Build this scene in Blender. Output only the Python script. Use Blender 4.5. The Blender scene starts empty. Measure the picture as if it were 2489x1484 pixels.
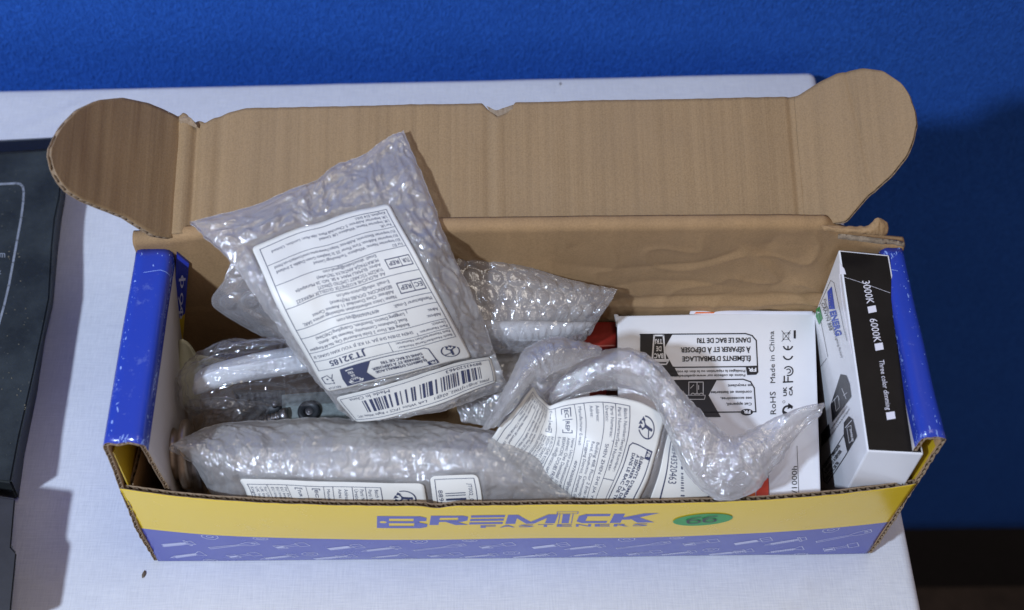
import bpy, bmesh, math, random
import numpy as np
from mathutils import Vector, Matrix
random.seed(7); RNG=np.random.RandomState(7)
scene=bpy.context.scene
COL=scene.collection

# ------------------------------------------------------------------ camera
WPX,HPX,FPX=2489.0,1484.0,3147.03111
CROT=(0.57156852,-0.02719493,-0.02146813)
CLOC=np.array([-0.03806858,-0.35792648,0.90033727])
cam=bpy.data.cameras.new('camera'); camo=bpy.data.objects.new('camera',cam); COL.objects.link(camo)
camo.location=CLOC; camo.rotation_mode='XYZ'; camo.rotation_euler=CROT
cam.sensor_width=36; cam.lens=FPX/WPX*36; cam.clip_start=.01; cam.clip_end=50
cam.dof.use_dof=True; cam.dof.focus_distance=.91; cam.dof.aperture_fstop=6.3
scene.camera=camo

# ------------------------------------------------------------------ light
w=bpy.data.worlds.new('World'); scene.world=w; w.use_nodes=True
bg=w.node_tree.nodes['Background']; bg.inputs[0].default_value=(.215,.182,.178,1); bg.inputs[1].default_value=1.02
LDIR=np.array([1,.97,-1.5]); LDIR=LDIR/np.linalg.norm(LDIR)
lamp=bpy.data.lights.new('key_lamp','AREA'); lamp.shape='DISK'; lamp.size=.12; lamp.energy=37
lamp.color=(.64,.77,1.0)
lo=bpy.data.objects.new('key_lamp',lamp); COL.objects.link(lo)
lpos=np.array([0.0,.12,.1])-LDIR*2.0
lo.location=lpos; lo.rotation_euler=Vector(LDIR).to_track_quat('-Z','Y').to_euler()
# the room's ceiling light, broad and warm
l2=bpy.data.lights.new('ceiling_lamp','AREA'); l2.shape='RECTANGLE'; l2.size=1.2; l2.size_y=.6; l2.energy=8
l2.color=(1,.9,.78)
lo2=bpy.data.objects.new('ceiling_lamp',l2); COL.objects.link(lo2); lo2.location=(.5,.1,2.3)
lo2.rotation_euler=(Vector((0,.05,0))-Vector((.5,.1,2.3))).to_track_quat('-Z','Y').to_euler()
scene.view_settings.view_transform='Standard'; scene.view_settings.look='None'; scene.view_settings.exposure=0
scene.cycles.transparent_max_bounces=40; scene.cycles.max_bounces=10
scene.cycles.caustics_reflective=False; scene.cycles.caustics_refractive=False

# ------------------------------------------------------------------ geometry helpers
def _R(rx,ry,rz):
    cx,sx=np.cos(rx),np.sin(rx);cy,sy=np.cos(ry),np.sin(ry);cz,sz=np.cos(rz),np.sin(rz)
    X=np.array([[1,0,0],[0,cx,-sx],[0,sx,cx]]);Y=np.array([[cy,0,sy],[0,1,0],[-sy,0,cy]]);Z=np.array([[cz,-sz,0],[sz,cz,0],[0,0,1]])
    return Z@Y@X
CR=_R(*CROT)
def ray(u,v):
    u=np.asarray(u,float);v=np.asarray(v,float)
    d=np.stack([(u-WPX/2)/FPX,-(v-HPX/2)/FPX,-np.ones_like(u)],-1)
    return d@CR.T
def at_z(u,v,z):
    """point of the line of sight through photo position (u,v) that lies at height z"""
    d=ray(u,v); t=(np.asarray(z)-CLOC[2])/d[...,2]; return CLOC+d*t[...,None]
def at_y(u,v,y):
    d=ray(u,v); t=(np.asarray(y)-CLOC[1])/d[...,1]; return CLOC+d*t[...,None]
def at_plane(u,v,o,n):
    d=ray(u,v); t=((np.asarray(o)-CLOC)@n)/(d@n); return CLOC+d*t[...,None]
def project(P):
    d=(np.asarray(P)-CLOC)@CR
    return np.stack([WPX/2+FPX*d[...,0]/-d[...,2],HPX/2-FPX*d[...,1]/-d[...,2]],-1)

_perm=RNG.permutation(512); _perm=np.concatenate([_perm,_perm,_perm])
_g=RNG.normal(size=(512,3)); _g/=np.linalg.norm(_g,axis=1)[:,None]
def noise3(p):
    p=np.asarray(p,float); i=np.floor(p).astype(int); f=p-i; u=f*f*f*(f*(f*6-15)+10)
    r=0
    for a in (0,1):
        for b in (0,1):
            for c in (0,1):
                h=_perm[(_perm[(_perm[(i[...,0]+a)&511]+i[...,1]+b)&511]+i[...,2]+c)&511]
                gr=_g[h]; d=f-np.array([a,b,c])
                w_=(u[...,0] if a else 1-u[...,0])*(u[...,1] if b else 1-u[...,1])*(u[...,2] if c else 1-u[...,2])
                r=r+w_*(gr*d).sum(-1)
    return r*1.6
def n2(a,b,c=0.0):
    a,b=np.broadcast_arrays(a,b); return noise3(np.stack([a,b,np.full_like(a,c,dtype=float)],-1))

def mesh_obj(name,V,F,mats,parent=None,smooth=True,mi=None,uv=None):
    me=bpy.data.meshes.new(name)
    V=np.asarray(V,float); me.from_pydata(V.tolist(),[],[tuple(int(i) for i in f) for f in F]); me.update()
    if not isinstance(mats,(list,tuple)): mats=[mats]
    for m in mats: me.materials.append(m)
    if mi is not None: me.polygons.foreach_set('material_index',np.asarray(mi,dtype=np.int32))
    if smooth: me.polygons.foreach_set('use_smooth',np.ones(len(me.polygons),dtype=bool))
    if uv is not None:
        l=me.uv_layers.new(name='UVMap'); vi=np.zeros(len(me.loops),dtype=np.int32); me.loops.foreach_get('vertex_index',vi)
        l.data.foreach_set('uv',np.asarray(uv,float)[vi].ravel())
    o=bpy.data.objects.new(name,me); COL.objects.link(o)
    if parent is not None: o.parent=parent
    return o
def thing(name,label,cat,loc=(0,0,0),group=None):
    o=bpy.data.objects.new(name,None); COL.objects.link(o); o.empty_display_size=.02
    o['label']=label; o['category']=cat
    if group: o['group']=group
    return o
def tag(o,label,cat,group=None):
    o['label']=label;o['category']=cat
    if group:o['group']=group
    return o
def grid_faces(nr,nc,flip=False,off=0):
    F=[]
    for i in range(nr-1):
        for j in range(nc-1):
            a=off+i*nc+j; q=(a,a+1,a+nc+1,a+nc)
            F.append(q[::-1] if flip else q)
    return F
def catmull(P,x,linear=False):
    """P (n,k), x in 0..1 -> (m,k)"""
    n=len(P); t=np.clip(x,0,1)*(n-1); i=np.minimum(t.astype(int),n-2); f=(t-i)[:,None]
    Pe=np.concatenate([[2*P[0]-P[1]],P,[2*P[-1]-P[-2]]])
    p0,p1,p2,p3=Pe[i],Pe[i+1],Pe[i+2],Pe[i+3]
    if linear: return p1*(1-f)+p2*f
    return .5*((2*p1)+(-p0+p2)*f+(2*p0-5*p1+4*p2-p3)*f*f+(-p0+3*p1-3*p2+p3)*f**3)
class Surf:
    """smooth surface through a net of real points; s runs along the rows, t down the columns"""
    def __init__(self,rows,linear=False):
        a=np.array(rows,float); self.P=at_z(a[...,0],a[...,1],a[...,2]); self.linear=linear
    def __call__(self,s,t):
        s=np.atleast_1d(np.asarray(s,float)); t=np.atleast_1d(np.asarray(t,float))
        nr,nc,_=self.P.shape
        # evaluate scattered: basis weights
        def W(n,x):
            I=np.eye(n); return catmull(I,x,self.linear)
        ws=W(nc,s); wt=W(nr,t)
        return np.einsum('ir,ic,rck->ik',wt,ws,self.P)
    def grid(self,ss,tt):
        S,T=np.meshgrid(ss,tt); P=self(S.ravel(),T.ravel())
        e=1e-3
        ds=self(np.clip(S.ravel()+e,0,1),T.ravel())-self(np.clip(S.ravel()-e,0,1),T.ravel())
        dt=self(S.ravel(),np.clip(T.ravel()+e,0,1))-self(S.ravel(),np.clip(T.ravel()-e,0,1))
        N=np.cross(dt,ds); N/=np.linalg.norm(N,axis=1)[:,None]+1e-12
        return S,T,P,N
    def nrm(self,s,t):
        e=1e-3
        ds=self(np.clip(s+e,0,1),t)-self(np.clip(s-e,0,1),t); dt=self(s,np.clip(t+e,0,1))-self(s,np.clip(t-e,0,1))
        N=np.cross(dt,ds); return N/(np.linalg.norm(N,axis=1)[:,None]+1e-12)
    def size(self):
        nr,nc,_=self.P.shape
        return (np.linalg.norm(np.diff(self.P,axis=1),axis=2).sum(1).mean(),np.linalg.norm(np.diff(self.P,axis=0),axis=2).sum(0).mean())
    def find(self,u,v):
        S,T,P,N=self.grid(np.linspace(0,1,60),np.linspace(0,1,60)); q=project(P); i=((q-[u,v])**2).sum(1).argmin()
        s,t=S.ravel()[i],T.ravel()[i]
        for _ in range(8):
            f=lambda a,b: project(self([a],[b]))[0]-[u,v]
            r=f(s,t); e=1e-4; J=np.stack([(f(s+e,t)-r)/e,(f(s,t+e)-r)/e],1)
            try: d=np.linalg.solve(J,-r)
            except Exception: break
            s=min(max(s+d[0],0),1); t=min(max(t+d[1],0),1)
        return s,t

# ------------------------------------------------------------------ materials
def new_mat(name):
    m=bpy.data.materials.new(name); m.use_nodes=True; nt=m.node_tree
    for n in list(nt.nodes): nt.nodes.remove(n)
    out=nt.nodes.new('ShaderNodeOutputMaterial'); return m,nt,out
def nd(nt,t,**k):
    n=nt.nodes.new(t)
    for a,b in k.items():
        if a.startswith('i_'):
            key=a[2:]; key=int(key) if key.isdigit() else key.replace('_',' ')
            n.inputs[key].default_value=b
        else: setattr(n,a,b)
    return n
def ramp(nt,src,stops):
    r=nt.nodes.new('ShaderNodeValToRGB'); nt.links.new(src,r.inputs[0])
    e=r.color_ramp.elements
    while len(e)<len(stops): e.new(.5)
    for x,(p,c) in zip(e,stops): x.position=p; x.color=c if len(c)==4 else (*c,1)
    return r
def noise_tex(nt,scale,detail=4,rough=.5,mapscale=None,dist=0,rot=None,coord='Object'):
    tc=nt.nodes.new('ShaderNodeTexCoord'); src=tc.outputs[coord]
    if mapscale or rot:
        mp=nt.nodes.new('ShaderNodeMapping'); nt.links.new(src,mp.inputs[0])
        if mapscale: mp.inputs['Scale'].default_value=mapscale
        if rot: mp.inputs['Rotation'].default_value=rot
        src=mp.outputs[0]
    n=nt.nodes.new('ShaderNodeTexNoise'); n.inputs['Scale'].default_value=scale; n.inputs['Detail'].default_value=detail
    n.inputs['Roughness'].default_value=rough; n.inputs['Distortion'].default_value=dist
    nt.links.new(src,n.inputs['Vector']); return n
def mixc(nt,fac,a,b,mode='MIX'):
    m=nt.nodes.new('ShaderNodeMix'); m.data_type='RGBA'; m.blend_type=mode
    for sock,val in ((m.inputs[0],fac),(m.inputs[6],a),(m.inputs[7],b)):
        if isinstance(val,(int,float)): sock.default_value=val
        elif isinstance(val,tuple): sock.default_value=val if len(val)==4 else (*val,1)
        else: nt.links.new(val,sock)
    return m.outputs[2]
def princ(nt,out,base,rough=.6,spec=.5,metal=0,ior=1.5,coat=0,bump=None):
    p=nt.nodes.new('ShaderNodeBsdfPrincipled')
    if isinstance(base,tuple): p.inputs['Base Color'].default_value=base if len(base)==4 else (*base,1)
    else: nt.links.new(base,p.inputs['Base Color'])
    if isinstance(rough,(int,float)): p.inputs['Roughness'].default_value=rough
    else: nt.links.new(rough,p.inputs['Roughness'])
    p.inputs['IOR'].default_value=ior; p.inputs['Metallic'].default_value=metal
    p.inputs['Specular IOR Level'].default_value=spec
    p.inputs['Coat Weight'].default_value=coat
    if bump:
        prev=None
        for h,st,di in bump:
            b=nt.nodes.new('ShaderNodeBump'); b.inputs['Strength'].default_value=st; b.inputs['Distance'].default_value=di
            nt.links.new(h,b.inputs['Height'])
            if prev: nt.links.new(prev,b.inputs['Normal'])
            prev=b.outputs[0]
        nt.links.new(prev,p.inputs['Normal'])
    nt.links.new(p.outputs[0],out.inputs[0]); return p

def mat_card(name,col=(.355,.232,.118),streak=(260,3,3),dark=.80):
    m,nt,out=new_mat(name)
    n1=noise_tex(nt,1,3,.6,mapscale=streak); n2_=noise_tex(nt,900,2,.7); n3_=noise_tex(nt,9,4,.6)
    r=ramp(nt,n1.outputs[0],[(.3,tuple(c*dark for c in col)),(.62,col)])
    c=mixc(nt,.35,r.outputs[0],ramp(nt,n2_.outputs[0],[(.35,tuple(c*.62 for c in col)),(.6,tuple(min(1,c*1.12) for c in col))]).outputs[0])
    c=mixc(nt,ramp(nt,n3_.outputs[0],[(.4,(0,0,0)),(.75,(.35,.35,.35))]).outputs[0],c,tuple(x*y for x,y in zip(col,(.8,.86,1.05))))
    princ(nt,out,c,.72,.25,bump=[(n1.outputs[0],.35,.0012),(n2_.outputs[0],.15,.0003)])
    return m
M={}
M['card']=mat_card('brown_cardboard')
M['card_wall']=mat_card('brown_cardboard_wall',(.40,.245,.115),(60,10,10))
M['card_edge']=mat_card('cut_cardboard_edge',(.37,.26,.16),(300,300,300),.6)
M['paper_torn']=mat_card('torn_grey_paper',(.36,.27,.18),(200,200,200),.6)
def mat_simple(name,col,rough=.5,spec=.5,metal=0,ior=1.5,noise=0,nscale=60,bump=0,bscale=300,coat=0):
    m,nt,out=new_mat(name)
    base=col
    if noise:
        n=noise_tex(nt,nscale,5,.65)
        base=ramp(nt,n.outputs[0],[(.3,tuple(c*(1-noise) for c in col)),(.7,tuple(min(1,c*(1+noise)) for c in col))]).outputs[0]
    b=None
    if bump: nb=noise_tex(nt,bscale,3,.6); b=[(nb.outputs[0],bump,.0004)]
    princ(nt,out,base,rough,spec,metal,ior,coat,b); return m
M['ink']=mat_simple('black_ink',(.018,.018,.022),.35)
M['ink_blue']=mat_simple('label_ink',(.05,.06,.12),.5)
M['label']=mat_simple('label_paper',(.82,.80,.73),.42,.5,noise=.02,nscale=40,bump=.05,bscale=60)
M['white_card']=mat_simple('white_gloss_card',(.86,.86,.87),.2,.5,noise=.02,nscale=25,bump=.03,bscale=90)
M['black_card']=mat_simple('black_gloss_card',(.010,.008,.007),.38,.12,noise=.3,nscale=30,bump=.08,bscale=120)
M['white_print']=mat_simple('white_print',(.78,.76,.80),.35)
M['red_card']=mat_simple('red_card',(.26,.018,.012),.35,noise=.15,nscale=30)
M['orange_print']=mat_simple('orange_print',(.85,.16,.02),.35)
M['redorange_print']=mat_simple('red_print',(.8,.06,.02),.35)
M['green_print']=mat_simple('green_print',(.02,.28,.06),.35)
M['eu_blue']=mat_simple('flag_blue',(.02,.08,.5),.35)
M['yellow_dot']=mat_simple('yellow_dot',(.8,.7,.05),.35)
M['plastic_white']=mat_simple('white_plastic',(.82,.84,.87),.28,.5,noise=.02,nscale=30)
M['plastic_inner']=mat_simple('pale_plastic_part',(.76,.76,.76),.45,noise=.08,nscale=30)
M['plastic_grey']=mat_simple('grey_green_part',(.45,.48,.47),.5,noise=.2,nscale=30)
M['beige']=mat_simple('beige_plastic',(.52,.50,.36),.5,noise=.1,nscale=40)
M['wrap_card']=mat_simple('buff_paper_card',(.50,.44,.36),.6,noise=.08,nscale=30)
M['zinc']=mat_simple('galvanised_steel',(.27,.31,.30),.5,metal=.35,noise=.3,nscale=250,bump=.4,bscale=500)
M['black_metal']=mat_simple('black_steel',(.02,.022,.025),.45,noise=.5,nscale=80,bump=.3)
M['steel']=mat_simple('dull_steel',(.30,.29,.30),.32,metal=.9,noise=.25,nscale=120)
M['bronze']=mat_simple('bronzed_steel',(.42,.33,.25),.33,metal=.9,noise=.2,nscale=120,bump=.1)
M['green_sticker']=mat_simple('green_sticker',(.03,.34,.075),.4,noise=.06,nscale=50)
M['crumb']=mat_simple('crumb',(.14,.1,.06),.8)
M['inner_white']=mat_simple('white_clay_board',(.60,.56,.55),.6,.3,noise=.06,nscale=25,bump=.1,bscale=200)
M['case_line']=mat_simple('worn_white_line',(.26,.28,.30),.6,noise=.25,nscale=200)

# printed blue/yellow board of the carton
BL=(.026,.055,.40); YE=(.86,.60,.03)
def mat_print(name,zb=None,blue=BL,scuff=.5):
    m,nt,out=new_mat(name)
    if zb is not None:
        tc=nt.nodes.new('ShaderNodeTexCoord'); sx=nt.nodes.new('ShaderNodeSeparateXYZ'); nt.links.new(tc.outputs['Object'],sx.inputs[0])
        g=nd(nt,'ShaderNodeMath',operation='GREATER_THAN',i_1=zb); nt.links.new(sx.outputs[2],g.inputs[0])
        base=mixc(nt,g.outputs[0],blue,YE)
    else: base=mixc(nt,0.0,blue,blue)
    n=noise_tex(nt,45,8,.75); n2_=noise_tex(nt,400,3,.7)
    c=mixc(nt,ramp(nt,n.outputs[0],[(.60,(0,0,0)),(.78,(scuff,)*3)]).outputs[0],base,(.45,.55,.75))
    c=mixc(nt,ramp(nt,n2_.outputs[0],[(.66,(0,0,0)),(.74,(scuff*.8,)*3)]).outputs[0],c,(.6,.65,.8))
    lo_=noise_tex(nt,12,3,.5)
    princ(nt,out,c,ramp(nt,n.outputs[0],[(.3,(.16,)*3),(.7,(.3,)*3)]).outputs[0],.5,ior=1.6,bump=[(lo_.outputs[0],.25,.002),(n2_.outputs[0],.05,.0003)])
    return m
M['print_front']=mat_print('printed_board',.0615,blue=(.085,.10,.42),scuff=.12)
M['print_blue']=mat_print('blue_printed_board',scuff=.30)
M['print_logo']=mat_simple('blue_logo_print',(.085,.10,.42),.22,ior=1.6)
M['print_line']=mat_simple('pale_line_print',(.62,.64,.86),.25,ior=1.6)
M['yellow_board']=mat_simple('yellow_board',(.62,.42,.02),.4,noise=.1,nscale=30)
M['wear']=mat_simple('worn_white_crease',(.26,.38,.78),.6)

def mat_film(name,haze=.3,tint=(.93,.93,.96),rough=.1,bump=.5,bscale=130,gl=2.0,bd=.002,edge=.5):
    m,nt,out=new_mat(name)
    tc=nt.nodes.new('ShaderNodeTexCoord')
    vo=nt.nodes.new('ShaderNodeTexVoronoi'); vo.feature='DISTANCE_TO_EDGE'; vo.inputs['Scale'].default_value=bscale*1.3
    nw=noise_tex(nt,70,3,.6); mpx=nd(nt,'ShaderNodeVectorMath',operation='MULTIPLY_ADD'); nt.links.new(nw.outputs['Color'],mpx.inputs[0]); mpx.inputs[1].default_value=(.018,.018,.018); nt.links.new(tc.outputs['Object'],mpx.inputs[2]); nt.links.new(mpx.outputs[0],vo.inputs['Vector'])
    nz=noise_tex(nt,bscale,4,.62,dist=1.0)
    sm=nd(nt,'ShaderNodeMath',operation='MINIMUM'); nt.links.new(vo.outputs[0],sm.inputs[0]); sm.inputs[1].default_value=.25
    ad=nd(nt,'ShaderNodeMath',operation='MULTIPLY_ADD'); nt.links.new(sm.outputs[0],ad.inputs[0]); ad.inputs[1].default_value=.9; nt.links.new(nz.outputs[0],ad.inputs[2])
    bmp=nd(nt,'ShaderNodeBump',i_Strength=bump,i_Distance=bd); nt.links.new(ad.outputs[0],bmp.inputs['Height'])
    tr=nd(nt,'ShaderNodeBsdfTransparent'); tr.inputs[0].default_value=(.98,.98,.985,1)
    df=nd(nt,'ShaderNodeBsdfDiffuse'); df.inputs[0].default_value=(*tint,1)
    tl=nd(nt,'ShaderNodeBsdfTranslucent'); tl.inputs[0].default_value=(*tint,1)
    mh=nd(nt,'ShaderNodeMixShader'); mh.inputs[0].default_value=.5; nt.links.new(df.outputs[0],mh.inputs[1]); nt.links.new(tl.outputs[0],mh.inputs[2])
    # more plastic in the line of sight where the film is seen edge-on
    lw=nd(nt,'ShaderNodeLayerWeight'); lw.inputs[0].default_value=.28
    ma=nd(nt,'ShaderNodeMath',operation='MULTIPLY_ADD'); nt.links.new(lw.outputs['Facing'],ma.inputs[0]); ma.inputs[1].default_value=edge; ma.inputs[2].default_value=haze
    nv=noise_tex(nt,38,4,.6); mm=nd(nt,'ShaderNodeMath',operation='MULTIPLY'); nt.links.new(ma.outputs[0],mm.inputs[0])
    rr=ramp(nt,nv.outputs[0],[(.3,(.72,)*3),(.7,(1.05,)*3)]); nt.links.new(rr.outputs[0],mm.inputs[1]); mm.use_clamp=True
    m1=nd(nt,'ShaderNodeMixShader'); nt.links.new(mm.outputs[0],m1.inputs[0]); nt.links.new(tr.outputs[0],m1.inputs[1]); nt.links.new(mh.outputs[0],m1.inputs[2])
    g=nd(nt,'ShaderNodeBsdfGlossy'); g.inputs['Roughness'].default_value=rough; nt.links.new(bmp.outputs[0],g.inputs['Normal'])
    fr=nd(nt,'ShaderNodeFresnel'); fr.inputs[0].default_value=1.5
    f0=nd(nt,'ShaderNodeMath',operation='MULTIPLY_ADD'); nt.links.new(fr.outputs[0],f0.inputs[0]); f0.inputs[1].default_value=gl*.35; f0.inputs[2].default_value=.045*gl
    fm=nd(nt,'ShaderNodeMath',operation='MINIMUM'); nt.links.new(f0.outputs[0],fm.inputs[0]); fm.inputs[1].default_value=.42
    m2=nd(nt,'ShaderNodeMixShader'); nt.links.new(fm.outputs[0],m2.inputs[0]); nt.links.new(m1.outputs[0],m2.inputs[1]); nt.links.new(g.outputs[0],m2.inputs[2])
    nt.links.new(m2.outputs[0],out.inputs[0]); return m
M['bubble']=mat_film('bubble_film',haze=.40,gl=2.5,bump=.5,edge=.35,rough=.075,tint=(.98,.955,.93))
M['bubble_clear']=mat_film('clear_bubble_film',haze=.24,gl=2.3,bump=.3,edge=.6,rough=.08)
M['bubble_crumple']=mat_film('crumpled_bubble_film',haze=.30,gl=3.0,bump=.6,edge=.40,rough=.07,tint=(.98,.955,.93))
M['bubble_milky']=mat_film('milky_bubble_film',haze=.40,gl=2.3,bump=.45,edge=.35,rough=.075,tint=(.98,.955,.93))
M['cling']=mat_film('clear_film',haze=.045,rough=.05,gl=2.0,bump=.4,bscale=60,edge=.35)

# ------------------------------------------------------------------ generic solids
def bevel_box(name,corners,mats,parent=None,bevel=.0015,faces_mi=None,seg=2):
    """corners: 8 points, bottom ring 0-3 then top ring 4-7 (same order)"""
    bm=bmesh.new(); vs=[bm.verts.new(c) for c in corners]
    fl=[(3,2,1,0),(4,5,6,7),(0,1,5,4),(1,2,6,5),(2,3,7,6),(3,0,4,7)]
    for k,f in enumerate(fl):
        fc=bm.faces.new([vs[i] for i in f]); fc.material_index=faces_mi[k] if faces_mi else 0
    bm.normal_update()
    if bevel: bmesh.ops.bevel(bm,geom=bm.edges[:],offset=bevel,segments=seg,affect='EDGES',profile=.6)
    bmesh.ops.recalc_face_normals(bm,faces=bm.faces)
    me=bpy.data.meshes.new(name); bm.to_mesh(me); bm.free()
    for m in (mats if isinstance(mats,(list,tuple)) else [mats]): me.materials.append(m)
    o=bpy.data.objects.new(name,me); COL.objects.link(o)
    if parent: o.parent=parent
    return o
def lathe(name,prof,axis_o,axis_d,mat,parent=None,n=48):
    a=Vector(axis_d).normalized(); q=a.to_track_quat('Z','X').to_matrix()
    V=[];F=[]
    for i in range(n):
        th=2*math.pi*i/n
        for r,h in prof: V.append(np.array(axis_o)+np.array(q@Vector((r*math.cos(th),r*math.sin(th),h))))
    m=len(prof)
    for i in range(n):
        for j in range(m-1):
            a0=i*m+j; b0=((i+1)%n)*m+j; F.append((a0,b0,b0+1,a0+1))
    o=mesh_obj(name,V,F,mat,parent); return o

# corrugated board: two liners and the wavy medium between them
def board(name,S,s0,s1,t0,t1,thick=.003,pitch=.0058,ns=60,nt=12,mats=None,mi_out=0,mi_in=1,mi_edge=2,parent=None,lin=.00035,medium=True,disp=None,mi_fn=None,spf=8):
    """S(s,t)->points (vectorised); t0,t1 functions of s; outer liner on the -normal side"""
    mats=mats or [M['card'],M['card'],M['card_edge']]
    def ev(s,t):
        e=1e-4
        P=S(s,t); ds=S(s+e,t)-S(s-e,t); dt=S(s,t+e)-S(s,t-e); N=np.cross(ds,dt); N/=np.linalg.norm(N,axis=1)[:,None]+1e-15
        return P,N
    V=[];F=[];MI=[]
    ss=np.linspace(s0,s1,ns); 
    def liner(h0,h1,mo,mn):
        base=sum(len(v) for v in V)
        A=[]
        for h in (h0,h1):
            SS=np.repeat(ss[None],nt,0); k=np.linspace(0,1,nt)[:,None]; T=t0(ss)[None]*(1-k)+t1(ss)[None]*k
            P,N=ev(SS.ravel(),T.ravel())
            hh=h
            if disp is not None: hh=h+disp(SS.ravel(),T.ravel())
            else: hh=np.full(len(P),h)
            A.append(P+N*hh[:,None])
        V.append(A[0]);V.append(A[1]); n=nt*ns
        f0=grid_faces(nt,ns,True,base); f1=grid_faces(nt,ns,False,base+n)
        F.extend(f0);F.extend(f1)
        if mi_fn:
            sc=(ss[:-1]+ss[1:])/2; low=h0<0
            r0=[mi_fn(x,0) if low else mi_edge for x in sc]; r1=[mi_edge if low else mi_fn(x,1) for x in sc]
            for i in range(nt-1): MI.extend(r0)
            for i in range(nt-1): MI.extend(r1)
        else:
            MI.extend([mo]*len(f0)); MI.extend([mn]*len(f1))
        # rim
        ring=[base+j for j in range(ns)]+[base+i*ns+ns-1 for i in range(1,nt)]+[base+(nt-1)*ns+j for j in range(ns-2,-1,-1)]+[base+i*ns for i in range(nt-2,0,-1)]
        for a,b in zip(ring,ring[1:]+ring[:1]):
            F.append((a,b,b+n,a+n)); MI.append(mi_edge)
    hh=thick/2
    liner(-hh,-hh+lin,mi_out,mi_edge); liner(hh-lin,hh,mi_edge,mi_in)
    if medium:
        L=np.linalg.norm(np.diff(S(ss,(t0(ss)+t1(ss))/2),axis=0),axis=1).sum()
        nf=max(2,int(round(L/pitch))); nm=nf*spf+1; sm=np.linspace(s0,s1,nm); amp=hh-lin
        base=sum(len(v) for v in V); mt=4; sh=.0004
        SS=np.repeat(sm[None],mt,0); k=np.linspace(0,1,mt)[:,None]; a0=t0(sm)[None]; a1=t1(sm)[None]; T=a0*(1-k)+a1*k
        P,N=ev(SS.ravel(),T.ravel()); ph=np.sin(np.arange(nm)/spf*2*np.pi+.6*np.sin(np.arange(nm)/spf*.9)); ph=np.tile(np.clip(ph*1.15,-1,1),mt)
        h=ph*amp
        if disp is not None: h=h+disp(SS.ravel(),T.ravel())
        V.append(P+N*h[:,None]); f=grid_faces(mt,nm,False,base); F.extend(f); MI.extend([mi_edge]*len(f))
    return mesh_obj(name,np.concatenate(V),F,mats,parent,mi=MI)

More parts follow.
